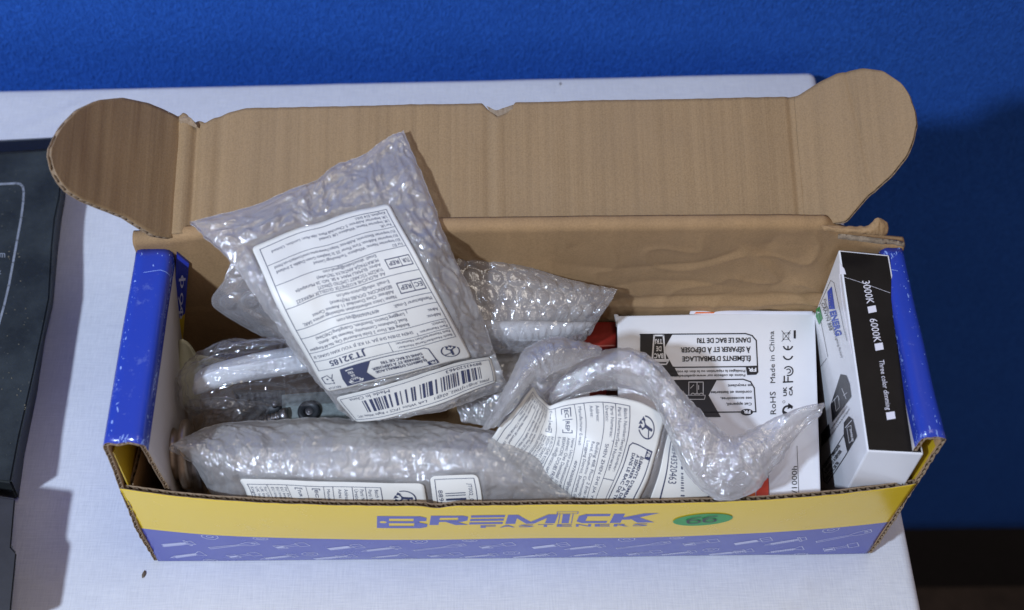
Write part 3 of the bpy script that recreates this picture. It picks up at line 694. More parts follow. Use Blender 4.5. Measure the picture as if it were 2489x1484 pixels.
# lid folded back
LO=np.array([0,.1535,.2005]); LD=np.array([0,.0795,.0225]); LD/=np.linalg.norm(LD); LN=np.cross([1,0,0],LD)
def lid_st(u,v):
    p=at_plane(np.array([u]),np.array([v]),LO,LN)[0]; return p[0],(p-LO)@LD
lid_top=[(436,286),(447,279),(458,285),(470,302),(482,294),(500,302),(520,291),(560,276),(600,266),(800,262),(1000,256),(1172,254),(1188,270),(1208,289),(1235,276),(1252,252),(1500,246),(1700,242),(1936,237)]
lt=np.array([lid_st(u,v) for u,v in lid_top])
fl_s=lid_st(433,300)[0]; fr_s=lid_st(1945,400)[0]; g1=lid_st(470,400)[0]
def lid_disp(s,t):
    d=.0022*np.exp(-((s-(fl_s+g1)/2)/.0035)**2)-.0022*np.exp(-((s-g1-.001)/.0022)**2)
    m_=lid_st(1200,400)[0]; d=d+.0010*np.exp(-((s-m_-.003)/.004)**2)-.0010*np.exp(-((s-m_+.003)/.003)**2)
    d=d-.0011*np.exp(-((s-g1-.016)/.003)**2)-.0012*np.exp(-((s-fr_s+.004)/.0022)**2)
    return d+.0007*n2(s*14,t*14,8.)+.0004*n2(s*120,t*8,6.)+.0005*n2(s*30,t*40,26.)
lid=board('lid',lambda s,t: LO+np.outer(s,[1,0,0])+np.outer(t,LD),fl_s,fr_s,one(-.005),lambda s: np.interp(s,lt[:,0],lt[:,1])+.0002*n2(np.asarray(s)*150,np.asarray(s)*0,3.),ns=420,nt=40,mats=[M['card'],M['card'],M['card_edge']],parent=box,disp=lid_disp,lin=.0005)
lid['label']='brown lid folded back over the rear'
def ear(sign,phi,fold_s,up,lo_,name_label):
    e=sign*math.cos(phi)*np.array([1.,0,0])+math.sin(phi)*LN*(1 if LN[2]>0 else -1); O=LO+np.array([fold_s,0,0]); n=np.cross(e,LD)
    def st(u,v):
        p=at_plane(np.array([u]),np.array([v]),O,n)[0]-O; return p@e,p@LD
    U_=np.array([st(*p) for p in up]); W_=np.array([st(*p) for p in lo_]); am=max(U_[:,0].max(),W_[:,0].max())*.9995
    def srt(A): A=A[A[:,0].argsort()]; return A
    U_,W_=srt(U_),srt(W_)
    def sm(A,s):   # smooth outline
        s=np.asarray(s,float); 
        return sum(np.interp(s+o,A[:,0],A[:,1]) for o in (-.0015,0,.0015))/3
    def S(a,t):
        a=np.asarray(a,float); curve=.004*np.sin(np.clip(a/am,0,1)*np.pi)
        return O+np.outer(a,e)+np.outer(t,LD)-np.outer(curve,np.cross(e,LD)*(1 if np.cross(e,LD)[2]>0 else -1))*.6
    th=np.linspace(0,1,130)
    def dp(a,t): return .0008*n2(a*22,t*22,sign*4.)+.0003*n2(a*110,t*10,sign*7.)-.0008*np.exp(-((a-am*.62+t*.12)/.0016)**2)*(sign>0)
    o=board('lid_ear',S,0.0,am,lambda s: sm(W_,s),lambda s: np.maximum(sm(U_,s),sm(W_,s)+.0006),ns=150,nt=36,mats=[M['card'],M['card'],M['card_edge']],parent=box,disp=dp,lin=.0006,thick=.0036,spf=8)
    o['label']=name_label
ear(-1,math.radians(56),fl_s,[(434,288),(400,268),(360,250),(300,237),(240,243),(190,266),(150,306),(126,345),(118,372)],[(118,372),(121,400),(130,420),(145,445),(166,466),(195,484),(228,498),(306,528),(372,574),(405,580),(440,580)],'left ear of the lid, raised and in shade')
ear(1,math.radians(30),fr_s,[(1940,236),(1991,201),(2033,179),(2096,165),(2146,172),(2195,206),(2219,246),(2228,295)],[(2228,295),(2223,334),(2205,378),(2165,427),(2106,477),(2055,538),(1990,549),(1945,552)],'right ear of the lid, lit')

def slab(name,rows,mat,parent,thick=.004,res=.0015,noise=(),linear=False,taper=True,surf=None):
    sf=surf or Surf(rows,linear); w_,h_=sf.size(); nc=max(6,int(w_/res)); nr=max(5,int(h_/res)); ss=np.linspace(0,1,nc); tt=np.linspace(0,1,nr)
    S,T,P,N=sf.grid(ss,tt); s,t=S.ravel(),T.ravel(); nz=np.zeros(len(s))
    for amp,fr_,seed,kind in noise:
        a=n2(s*w_*fr_,t*h_*fr_,seed); nz+=amp*((1-np.abs(a))*2-1.4 if kind=='r' else a)
    e=np.minimum(np.minimum(s,1-s)*w_,np.minimum(t,1-t)*h_); ed=np.clip(e/(thick*.7),0,1); ed=np.sqrt(np.clip(1-(1-ed)**2,0,1)) if taper else np.ones_like(e)
    A=P+N*(nz-(1-ed)*thick*.5)[:,None]; B=P-N*(thick*(.5+.5*ed)-nz*.3)[:,None]
    n=len(A); F=grid_faces(nr,nc,True)+grid_faces(nr,nc,False,n)
    ring=[j for j in range(nc)]+[i*nc+nc-1 for i in range(1,nr)]+[(nr-1)*nc+j for j in range(nc-2,-1,-1)]+[i*nc for i in range(nr-2,0,-1)]
    F+=[(b,a,a+n,b+n) for a,b in zip(ring,ring[1:]+ring[:1])]
    return mesh_obj(name,np.concatenate([A,B]),F,mat,parent),sf
# crumpled torn ends of the hinge, back right
o,_=slab('torn_strip',[[(1995,546,.214),(2030,547,.216),(2060,549,.217),(2088,548,.218),(2110,546,.220),(2126,532,.225),(2142,530,.225),(2158,540,.221)],[(1997,553,.214),(2030,556,.2165),(2060,558,.218),(2088,559,.219),(2112,560,.220),(2130,552,.223),(2144,550,.223),(2161,556,.219)],[(2000,562,.211),(2030,566,.213),(2060,568,.215),(2088,571,.2155),(2112,573,.216),(2130,575,.216),(2146,576,.215),(2157,572,.214)]],M['card_wall'],box,.0022,.0007,[(.0006,140,1.,'r'),(.0005,420,2.,'n')]); o['label']='torn crumpled strip of the hinge'
slab('torn_strip',[[(2035,572,.203),(2090,577,.203),(2140,583,.202),(2165,586,.200),(2198,597,.198)],[(2035,584,.198),(2090,590,.199),(2140,597,.197),(2165,597,.196),(2200,603,.194)]],M['paper_torn'],box,.003,.0008,[(.0006,180,5.,'r'),(.0005,420,2.,'n')])
slab('torn_edge',[[(1182,258,.2262),(1205,268,.2262),(1225,262,.2262),(1252,252,.2262)],[(1192,274,.2245),(1208,292,.2222),(1228,282,.2235),(1250,262,.2262)]],M['paper_torn'],lid,.002,.0008,[(.001,250,5.,'r')])
slab('torn_edge',[[(434,290,.226),(448,281,.227),(462,288,.227),(474,305,.225)],[(438,301,.224),(450,300,.225),(464,306,.224),(478,314,.223)]],M['card_edge'],lid,.003,.0008,[(.001,250,8.,'r')])

# ------------------------------------------------------------------ product label (shared lay-out, in millimetres)
def triman(a,cx,cy,r,mi=0):
    a.ring(cx,cy,r,r*.13,-60,200,mi,n=26)
    a.disc(cx-r*.05,cy+r*.62,r*.16,mi,1,12)
    a.line([(cx-.05*r,cy+.35*r),(cx-.1*r,cy-.15*r)],r*.3,mi); a.line([(cx,cy+.3*r),(cx+.75*r,cy+.45*r)],r*.13,mi); a.line([(cx-.1*r,cy-.1*r),(cx-.6*r,cy-.45*r)],r*.15,mi); a.line([(cx,cy-.15*r),(cx+.35*r,cy-.5*r)],r*.15,mi)
    for an in (-75,-105,-140):
        x,y=cx+r*.8*math.cos(math.radians(an)),cy+r*.8*math.sin(math.radians(an)); q=[(x-r*.24,y),(x+r*.2,y-r*.2),(x+r*.05,y+r*.3)]; a.poly(q,mi,1)
def bin_icon(a,cx,cy,h,blk,wht,cell=None):
    """dark pad is drawn by the caller; white bin outline with BAC DE TRI"""
    w_=h*.62; W=h*.055
    a.line([(cx-w_*.36,cy+h*.32),(cx-w_*.26,cy-h*.5),(cx+w_*.26,cy-h*.5),(cx+w_*.36,cy+h*.32)],W,wht,3)
    a.line([(cx-w_*.52,cy+h*.36),(cx+w_*.52,cy+h*.36)],W*1.5,wht,3); a.line([(cx-w_*.42,cy+h*.5),(cx+w_*.42,cy+h*.5),(cx+w_*.52,cy+h*.40),(cx-w_*.52,cy+h*.40)],W*.8,wht,3,closed=True)
    for i,tx in enumerate(('BAC','DE','TRI')):
        a.text(tx,cx,cy+h*(.13-.25*i),h*.17,mi=wht,layer=3,align='C',bold=.03,width=w_*(.52,.3,.42)[i])
def main_label():
    a=Art(); W=.42
    a.rect(0,0,100,118,2,0,cell=4)   # paper
    # header
    triman(a,13,106,6.3)
    a.line([(25,98),(25,113),(28,115),(66,115)],W*1.6,0,seg=3); a.line([(25,98),(27,96.3),(60,96.3)],W*1.6,0,seg=3)
    a.rect(24.5,110.5,31,115.3,0,2); a.text('FR',25.6,111.4,2.9,mi=2,layer=4,bold=.03)
    for i,t in enumerate(("ÉLÉMENTS D'EMBALLAGE","À SÉPARER ET À DÉPOSER","DANS LE BAC DE TRI")): a.text(t,30.5,107.0-3.7*i,2.6,bold=.02,width=(30,31,25)[i],layer=3)
    a.quad([(62,115.4),(82,115.4),(82,105.8),(65,105.8)],0,2); a.quad([(65,105.8),(82,105.8),(80,96.2),(60,96.2)],0,2)
    bin_icon(a,74,106,14.5,0,2)
    a.text('RECICLA',87,113,2.4,width=10)
    a.line([(87.5,99.5),(89.8,104),(92,99.5)],.6); a.disc(89.8,105.6,.9,0,1,10); a.line([(93,108.5),(90,109.5),(89.8,107.5)],.55); a.line([(93,100),(97,101.2),(96.8,107.8),(93.4,109)],.7); a.disc(93.2,103.5,.8,0,1,10)
    # table
    a.line([(4,4),(96,4),(96,94),(4,94)],W,0,closed=True,seg=3)
    for y in (86,79,68,62,48,32,17.5): a.line([(4,y),(96,y)],W*.8,0,seg=3)
    a.line([(46,86),(46,94)],W*.8); a.line([(26,68),(26,86)],W*.8)
    T=lambda t,x,y,h=2.1,w=None,b=.0: a.text(t,x,y,h,width=w,bold=b)
    T('Batch Number/Serial Number:',6,90.6,2.0,36); T('Parti Numarası/Seri Numarası:',6,87.2,2.0,36); T('JT32185',60,87.6,4.6,25,.02)
    T('Parti Numarası:',6,83,2,18); T('Üretici:',6,80,2,9); T('SHEN ZHEN SHI JIA YI KE JI YOU XIAN GONG SI',28,81.5,2.2,66)
    T('Address:',6,74.5); T('Adres:',6,71); T('Building 408, Floor 2 Enlai Industrial City, No.44 Kangqiao',28,76,2.1,66); T('Road, Danzhutou Community, Nanwan Sub - district,',28,72.8,2.1,58); T('Longgang District, Shenzhen, Guangdong,CN(China)',28,69.5,2.1,58)
    T('Manufacturer E-mail:',6,64,2.1,26); T('409760600@qq.com',42,64,2.1,26)
    for y,t in ((53,'EC'),(38,'TUR')):
        a.line([(6,y),(24,y),(24,y+6),(6,y+6)],.6,0,closed=True); a.line([(14,y),(14,y+6)],.5); T(t,7,y+1.7,2.7,5.6,.015); T('REP',15.2,y+1.7,2.7,7.5,.015)
    T('Name: Unico authentication technology service SARL',28,59,2.1,62); T('Address: Chez Domideal 11 Avenue Carnot',28,56,2.1,54); T('BESANCON, DOUBS FR(France)',28,53,2.1,40); T('E-mail: info@unico-sarl.cn',28,49.8,2.1,34)
    T('Ad: ALOUCHE KOZMETİK GÜZELLİK MERKEZİ',28,45,2.1,60); T('TURİZM TİCARET LİMİTED ŞİRKETİ',28,42,2.1,44); T('Adres: ELMALI MAH. 4 SK. NO: 26 Muratpaşa',28,39,2.1,58); T('MURATPAŞA ANTALYA TR(Turkey)',28,36,2.1,42); T('Email: alouchelin@gmail.com',28,33,2.1,36)
    T('For EU',6,29.3); T('EU Importer Name: Whaleco Technology Limited',6,26.2,2.1,62); T('EU Importer Address: First Floor 25 St Stephens Green Dublin 2 Ireland',6,23,2.1,86); T('EU Importer Electronic Address: https://www.temu.com/contact-us.html',6,19.6,2.1,86)
    T('For UK',6,14.3); T('UK Importer Name: Whaleco UK Limited',6,11.4,2.1,50); T('UK Importer Address: 5 Churchill Place, 10th Floor, London, United',6,8.3,2.1,84); T('Kingdom, E14 5HU.',6,5.2,2.1,22)
    return a
def bar_label():
    a=Art(); a.rect(0,0,100,27,2,0,cell=4)
    a.line([(2.5,2.5),(97.5,2.5),(97.5,24.5),(2.5,24.5)],.4,0,closed=True,seg=3)
    rr=random.Random(4); x=12
    while x<84:
        wd=rr.choice([.5,.5,.9,1.3,2.0]); a.rect(x,7.5,x+wd,18.5,0,1); x+=wd+rr.choice([.5,.7,.9,1.5,2.2])
    a.text('88943520463',10,3.6,2.6,width=26); a.text('Made In China',66,3.6,2.6,width=25)
    a.text('JT002_01@1+JT002_02@1',6,20.5,2.2,width=38); a.text('Left White 1PCS + Right White 1PC',48,20.5,2.2,width=46)
    return a
LABEL=main_label(); BARS=bar_label()
LM=[M['ink_blue'],M['ink'],M['label']]
def paper_outline(a,w,h,r=3):
    """rounded paper edge: trims the corners of the sheet grid"""
    return a
def label_on(name,art,w,h,sf,corners,parent,xmax=None,off=.0011,wr=.0007,seed=1.,yflip=False):
    """corners: photo positions of the label's local (0,0),(w,0),(w,h),(0,h) on the bag surface sf, or (s,t) pairs"""
    st=[c if (c[0]<=1.5 and c[1]<=1.5) else sf.find(*c) for c in corners]; st=np.array(st)
    def place_(V):
        x=V[:,:1]/w; y=V[:,1:2]/h
        q=(st[0]*(1-x)+st[1]*x)*(1-y)+(st[3]*(1-x)+st[2]*x)*y
        s,t=np.clip(q[:,0],0,1),np.clip(q[:,1],0,1)
        P=sf(s,t); N=sf.nrm(s,t); wv=wr*n2(V[:,0]*.035,V[:,1]*.035,seed)+wr*.5*ridge_(V[:,0]*.05,V[:,1]*.02,seed+3)
        return P+N*(off+wv)[:,None],N
    # paper sheet: own mesh with real thickness
    X,Y=np.meshgrid(np.linspace(0,xmax or w,60),np.linspace(0,h,60)); 
    r=3.2; V=np.stack([X.ravel(),Y.ravel()],1)
    def rnd(V):
        V=V.copy(); cx=np.clip(V[:,0],r,w-r); cy=np.clip(V[:,1],r,h-r); dx,dy=V[:,0]-cx,V[:,1]-cy; m=(dx!=0)&(dy!=0); mx=np.maximum(abs(dx),abs(dy)); L=np.hypot(dx,dy)+1e-9
        V[m,0]=(cx+dx*mx/L)[m]; V[m,1]=(cy+dy*mx/L)[m]; return V
    V=rnd(V); P,N=place_(V); n=len(P)
    ring=[j for j in range(60)]+[i*60+59 for i in range(1,60)]+[59*60+j for j in range(58,-1,-1)]+[i*60 for i in range(58,0,-1)]
    F=grid_faces(60,60)+grid_faces(60,60,True,n)+[(b,a_,a_+n,b+n) for a_,b in zip(ring,ring[1:]+ring[:1])]
    lb=mesh_obj(name,np.concatenate([P+N*.00008,P-N*.00008]),F,M['label'],parent)
    pr=Art(); 
    for k,V_ in enumerate(art.V): pass
    keepF=[(f,m) for f,m in zip(art.F,art.MI)]
    allV=np.concatenate(art.V); allL=np.concatenate(art.L)
    a2=Art(); a2.V=[allV];a2.L=[allL];a2.n=len(allV)
    a2.F=[f for f,m in keepF if not (m==2 and allL[f[0]]==0)]; a2.MI=[m for f,m in keepF if not (m==2 and allL[f[0]]==0)]
    a2.build('print',place_,LM,lb,xmax=xmax,lift=.00022,step=.00007)
    return lb,st
def ridge_(x,y,c): return 1-2*np.abs(n2(x,y,c))

# ------------------------------------------------------------------ plastic film
def film(name,rows,mat,parent,thick=.006,cell=.0009,bub=.0009,R=.0052,pitch=.0122,wr=.0010,wf=(60,38),fold=.0016,seed=1.,masks=(),two=True,edge=.001,crinkle=.0005,cf=240,rag=.0022,longw=False,ang=0.0,surf=None,pw=.5,seam=.006):
    sf=surf or Surf(rows); w_,h_=sf.size(); nc=int(w_/cell); nr=int(h_/cell); ss=np.linspace(0,1,nc); tt=np.linspace(0,1,nr)
    S,T,_p,_n=sf.grid(ss,tt); s,t=S.ravel(),T.ravel(); x,y=s*w_,t*h_
    # uneven edges: the border wanders inwards by a few millimetres
    def jag(q,k): return .5+.6*n2(q*55,q*0,seed+k)+.35*n2(q*190,q*0,seed+k+1)
    s_=s+rag/w_*(np.clip(1-s*4,0,1)**2*jag(y,60)-np.clip(s*4-3,0,1)**2*jag(y,64)); t_=t+rag/h_*(np.clip(1-t*4,0,1)**2*jag(x,68)-np.clip(t*4-3,0,1)**2*jag(x,72))
    s_=np.clip(s_,0,1); t_=np.clip(t_,0,1); P=sf(s_,t_); N=sf.nrm(np.clip(s_,.002,.998),np.clip(t_,.002,.998))
    m=np.ones_like(s)
    for poly in masks:
        # quad in (s,t): soft inside test
        q=np.array(poly); ins=np.full(len(s),1e9); ar=0
        for a,b in zip(q,np.roll(q,-1,0)):
            d=(b-a)*[w_,h_]; L=np.hypot(*d); nrm=np.array([-d[1],d[0]])/L; ins=np.minimum(ins,((np.stack([s,t],1)-a)*[w_,h_])@nrm*1.0)
        c=q.mean(0); 
        d0=(q[1]-q[0])*[w_,h_]; nn=np.array([-d0[1],d0[0]]); sg=1 if ((c-q[0])*[w_,h_])@nn>0 else -1
        if sg<0:
            ins=np.full(len(s),1e9)
            for a,b in zip(q,np.roll(q,-1,0)):
                d=(b-a)*[w_,h_]; L=np.hypot(*d); nrm=-np.array([-d[1],d[0]])/L; ins=np.minimum(ins,((np.stack([s,t],1)-a)*[w_,h_])@nrm)
        m=m*np.clip(-ins/.003,0,1)
    xr=x*math.cos(ang)-y*math.sin(ang)+.0006*n2(x*60,y*60,seed+5); yr=x*math.sin(ang)+y*math.cos(ang)+.0006*n2(x*60,y*60,seed+6)
    def bubbles(ox):
        py=pitch*.866; j=np.round(yr/py); sh=(j%2)*.5*pitch+ox; i=np.round((xr-sh)/pitch); cx=i*pitch+sh; cy=j*py
        r=np.hypot(xr-cx,yr-cy)/R; sz=.8+.35*np.sin(i*12.9898+j*78.233+seed*3)
        return np.clip(1-np.clip(r,0,1)**6,0,1)*np.where(r<1,1,0)*sz
    def side_(sgn,sd,thk):
        e=np.minimum(np.minimum(s,1-s)*w_,np.minimum(t,1-t)*h_); k=np.clip(e/seam,0,1)
        wx=x+.004*n2(x*40,y*40,sd+9); wy=y+.004*n2(x*40,y*40,sd+10)
        wrk=wr*ridge_(wx*wf[0],wy*wf[1],sd)+(wr*.55*ridge_(wx*wf[1]*2.1,wy*wf[0]*1.9,sd+2) if not longw else wr*.7*ridge_(wx*wf[0]*2.3+wy*28,wy*wf[1]*.6-wx*9,sd+2))+crinkle*ridge_(wx*cf,wy*cf*.8,sd+4)
        big=fold*(1.2*n2(x*22,y*22,sd+7)+.8*ridge_(x*17+y*9,y*26-x*6,sd+8))
        mm=m if sgn>0 else 1.0
        h=(bub*bubbles(0 if sgn>0 else pitch*.3)*(.3+.7*k)+wrk+big)*mm*(.35+.65*k)
        prof=thk*(np.clip(e/(min(w_,h_)*.5),0,1)**pw)
        return (h if sgn>0 else -prof-h*.6-.0006)
    h1=side_(1,seed,0); A=P+N*h1[:,None]
    # ragged silhouettes
    en=edge*n2(x*130,y*130,seed+20); 
    A=A+N*0; n=len(A)
    if not two:
        return mesh_obj(name,A,grid_faces(nr,nc,True),mat,parent),sf
    B=P+N*side_(-1,seed+31,thick)[:,None]
    F=grid_faces(nr,nc,True)+grid_faces(nr,nc,False,n)
    ring=[j for j in range(nc)]+[i*nc+nc-1 for i in range(1,nr)]+[(nr-1)*nc+j for j in range(nc-2,-1,-1)]+[i*nc for i in range(nr-2,0,-1)]
    F+=[(b,a,a+n,b+n) for a,b in zip(ring,ring[1:]+ring[:1])]
    return mesh_obj(name,np.concatenate([A,B]),F,mat,parent),sf

# ------------------------------------------------------------------ boxes inside the carton
# rows run down the picture, letters' feet towards the left; photo y grows downward so text is drawn in a mirrored frame
def ptext(a,t,x,y,h,w_,ang,mi=0,b=0.0,sh=0.0,layer=2):
    """x,y: photo position of the baseline start; ang: reading direction in the picture, clockwise from right"""
    V,F=text_geo(t,b)
    if len(V)==0:return
    V=V.copy();V[:,0]-=V[:,0].min(); k=h/.729; kx=w_/V[:,0].max(); V=np.stack([V[:,0]*kx+V[:,1]*k*sh,V[:,1]*k],1)
    c,s_=math.cos(math.radians(ang)),math.sin(math.radians(ang)); ex=np.array([c,s_]); ey=np.array([s_,-c])
    a.add(np.array([x,y])+V[:,:1]*ex+V[:,1:2]*ey,F,mi,layer)
def pquad(a,x,y,w_,h,ang,mi=0,layer=2):
    c,s_=math.cos(math.radians(ang)),math.sin(math.radians(ang)); ex=np.array([c,s_]); ey=np.array([s_,-c]); o=np.array([x,y]); a.add([o,o+ex*w_,o+ex*w_+ey*h,o+ey*h],[(0,1,2,3)],mi,layer)
# white gloss carton lying flat
ZW=.108
def face_box(name,tl,tr,br,bl,depth,mats,parent,fmi=None,lean=(0,0),bevel=.0012):
    T=[np.array(p,float) for p in (tl,tr,br,bl)]; n=np.cross(T[1]-T[0],T[3]-T[0]); n/=np.linalg.norm(n); n=n*(1 if n[2]>0 else -1)
    Bm=[p-n*depth+np.array([lean[0],lean[1],0]) for p in T]
    return bevel_box(name,[Bm[3],Bm[2],Bm[1],Bm[0],T[3],T[2],T[1],T[0]],mats,parent,bevel,fmi)
wb=thing('lamp_box','glossy white box printed RoHS and Made in China, lying flat beside the upright black one','box')
tl,tr=at_z(1500,768,ZW+.001),at_z(1981,758,ZW); br,bl=at_z(1996,1221,ZW-.003),at_z(1505,1224,ZW-.003)
tl[1]=min(tl[1],.1445);tr[1]=min(tr[1],.1445); _n=np.cross(tr-tl,bl-tl); br=at_plane(np.array([1996.]),np.array([1221.]),tl,_n)[0]
face_box('box_body',tl,tr,br,bl,.085,[M['white_card'],M['black_card']],wb,[1,0,1,1,1,1],lean=(0,.004))
nW=np.cross(tr-tl,bl-tl); wmap=px_plane(tl,nW)
a=Art()
a.poly([(1556,813),(1634,814),(1613,851),(1636,893),(1556,896)],0,1)
a.poly([(1556,894),(1638,892),(1650,915),(1556,917)],0,2)
a.line([(1556,814),(1812,812),(1828,817),(1838,829),(1841,892),(1636,894)],2.8,0,1)
a.poly([(1812,891),(1842,890),(1843,906),(1838,912),(1816,913)],0,2); ptext(a,'FR',1838,896,9,20,179,1,.04,layer=4)
for t,wd,y in ((u"ÉLÉMENTS D'EMBALLAGE",166,866),(u"À SÉPARER ET À DÉPOSER",170,844),("DANS LE BAC DE TRI",130,822)): ptext(a,t,1824,y,12.5,wd,179.3,0,.022,layer=3)
b=Art(); bin_icon(b,0,0,70,0,1); a.place(b,lambda V: V*[-1,1]*[1,1]+[1601,852] if False else np.stack([1601-V[:,0],852+V[:,1]],1),2)
ptext(a,'Privilégiez la réparation ou le don de votre appareil !',1811,900,6.4,212,179.3,0,.012)
ptext(a,'Points de collecte sur www.quefairedemesdechets.fr',1811,910.5,6.4,225,179.3,0,.012)
a.poly([(1640,926),(1742,925),(1722,962),(1752,1015),(1640,1015)],0,1)
a.line([(1640,926),(1806,923),(1824,929),(1833,944),(1837,1002),(1640,1004)],2.8,0,1)
for t,wd,y in (('Cet appareil,',62,980),('ses accessoires,',76,966),('cordons et batteries',99,951),('se recyclent',58,935)): ptext(a,t,1827,y,7,wd,179.3,0,.016)
a.disc(1815,1003,15,0,2,24,ry=8); ptext(a,'FR',1824,999,8,18,180,1,.04,layer=4)
a.line([(1674,930),(1674,962),(1709,962),(1709,930)],1.6,1,3,closed=True); a.line([(1694,931),(1694,961)],1.4,1,3); a.line([(1678,945),(1686,937)],1.2,1,3); a.line([(1698,938),(1698,948)],1.4,1,3)
for k in range(3): a.ring(1684+k*10,962,5,1.4,180,360,1,3,n=12)
a.line([(1669,962),(1714,962),(1712,972),(1673,972)],1.3,1,3,closed=True)
ptext(a,'RoHS',1886,1008,14.5,55,-91.5); ptext(a,'Made in China',1884,932,12.5,126,-91.5)
a.line([(1900,805),(1921,831)],1.2); a.line([(1921,805),(1900,831)],1.2); a.line([(1903,811),(1917,810),(1917,826),(1903,827)],1,closed=True); a.ring(1918,811,2.2,1.2,n=10); a.rect(1929,804,1934,824,0,1)
def arc(cx,cy,r,a0,a1,wd): a.ring(cx,cy,r,wd,a0,a1,0,1,n=20)
arc(1913,870-7,11,10,170,3.4) if False else arc(1915,840,11,12,168,3.4); arc(1915,864,11,12,168,3.4); a.line([(1915,851),(1915,843)],2.8)
a.line([(1904,930),(1926,929)],3.4); a.line([(1906,930),(1906,916)],3.2); a.line([(1915,929),(1915,918)],2.8)
a.ring(1916,903,11,2.8,-150,110,0,1,n=20); a.ring(1916,903,5,2.4,-150,110,0,1,n=14)
ptext(a,'UK',1912,964,8.5,23,-91,0,.03); ptext(a,'CA',1926,963,8.5,23,-91,0,.03)
a.ring(1915,1000,12,4.5,60,330,0,1,n=20); a.poly([(1916,981),(1928,989),(1914,996)],0,1); a.poly([(1902,998),(1914,1004),(1906,1012)],0,1); a.ring(1905,978,3,.8,n=12)
ptext(a,'h/1000h',1937,1210,13.5,76,-90)
a.line([(1867,1140),(1870,1219)],1.1); a.line([(1937,1085),(1942,1219)],1.1)
a.poly([(1868,1219),(1838,1219),(1838,1172),(1854,1152),(1868,1165)],3,1)
a.poly([(1836,1219),(1805,1219),(1805,1190),(1836,1176)],2,1)
PM=[M['ink'],M['white_card'],M['orange_print'],M['redorange_print']]
a.build('print',wmap,PM,bpy.data.objects['box_body'],lift=.0003,step=.00006)
# small torn dust flap of the white box, left
slab('flap',[[(1492,765,ZW),(1498,764,ZW+.001),(1504,766,ZW)],[(1497,795,ZW-.002),(1500,795,ZW-.001),(1503,795,ZW-.003)]],M['white_card'],wb,.0008,.001)
# box on its edge with the black long side up
lb_=thing('dimming_lamp_box','long box on edge with a black top side reading 3000K 6000K Three color dimming','box')
A=at_z(2038,608,.190);B=at_z(2161,620,.190);C=at_z(2245,1105,.168);Dd=at_z(2108,1098,.168)
nA_=np.cross(B-A,Dd-A); C=at_plane(np.array([2245.]),np.array([1105.]),A,nA_)[0]; dn=np.array([0.004,.0,-.163])
nt_=np.cross(B-A,Dd-A); 
bevel_box('box_body',[Dd+dn,C+dn,B+dn,A+dn,Dd,C,B,A],[M['white_card'],M['black_card']],lb_,.0011,[0,1,0,0,0,0])
lbody=[o for o in bpy.data.objects if o.parent==lb_][0]
tmap=px_plane(A,np.cross(B-A,Dd-A)); a=Art(); a0_=-80.5
def tt_(t,x,y,h,w_,rot,mi=0,b=0,sh=0): a.text(t,x,y,h,rot=rot,width=w_,mi=mi,bold=b,shear=sh)
ptext(a,'3000K',2095,684,19,57,78,sh=.15); pquad(a,2108,747,16,20,79); 
ptext(a,'6000K',2113,776,19,58,79,sh=.15); pquad(a,2125,837,17,20,80)
ptext(a,'Three color dimming',2136,876,13,123,81.5,sh=.12); pquad(a,2153,1004,18,21,81)
a.build('print',tmap,[M['white_print']],lbody,lift=.0003)
# worn crease across the black side near the back
a=Art(); a.line([(2041,672),(2075,682),(2110,694),(2146,707),(2163,713)],.7,0,1); a.poly([(2040,640),(2052,655),(2056,668),(2041,668)],0,1); a.line([(2040,668),(2047,735),(2058,800),(2070,860)],1.6,0,1)
a.build('crease_wear',tmap,[M['white_print']],lbody,lift=.0004)
# energy label and recycling marks on the white side
smap=px_plane(A,np.cross(Dd-A,dn)); a=Art()
a.line([(2036,680),(2000,740),(2000,900)],.8) if False else None
a.line([(2034,672),(1985,905)],1) if False else None
K=lambda pts: pts
a.line([(2020,682),(2028,688),(2052,800),(2060,830)],.7,0,1); a.line([(2020,682),(1993,742)],.7,0,1); a.line([(1996,735),(2040,870)],.8,0,1) if False else None
a.poly([(2012,710),(2022,697),(2030,752),(2016,752)],2,1); 
for k in range(6): a.disc(2019+1.5*math.cos(k),716+6*k,.8,3,2,6)
ptext(a,'ENERG',2018,758,15,62,76,2,.04); ptext(a,'ENERGY',2018,758,.1,1,76,2)
ptext(a,'Zhongshan City Chuannuo Lighting Factory',2003,727,5.5,150,73.5); ptext(a,'CANYN 888',1997,738,8,70,73)
a.poly([(1985,752),(1993,745),(2000,775),(1992,790),(1984,770)],4,1); ptext(a,'A',1987,758,6,6,76,1,.03,layer=3)
a.line([(1990,752),(2013,868)],.8,0,1); a.line([(1984,907),(2010,872)],.8,0,1)
a.poly([(2044,910),(2058,913),(2066,935),(2070,965),(2024,1027),(2020,985)],0,1)
a.line([(2030,970),(2034,1000)],1,1,3); a.line([(2024,978),(2038,962),(2042,972)],1,1,3); a.line([(2034,1000),(2042,990),(2040,970)],1,1,3); a.line([(2048,945),(2058,970)],1.2,1,3); a.line([(2052,962),(2060,955)],1,1,3)
ptext(a,'Privilégiez la réparation ou le don de votre appareil !',2008,1080,5,105,-55); ptext(a,'Points de collecte sur www.quefairedemesdechets.fr',2002,1074,5,105,-55)
a.poly([(1997,1055),(2016,1030),(2020,1060),(1999,1085)],0,1)
a.poly([(2052,1028),(2064,1012),(2074,1020),(2084,1060),(2060,1098),(2052,1060)],0,1)
a.line([(2000,1140),(2004,1170),(2012,1176),(2056,1108),(2083,1062)],1.8,0,1); a.line([(2000,1140),(2052,1058)],1.6,0,1); 
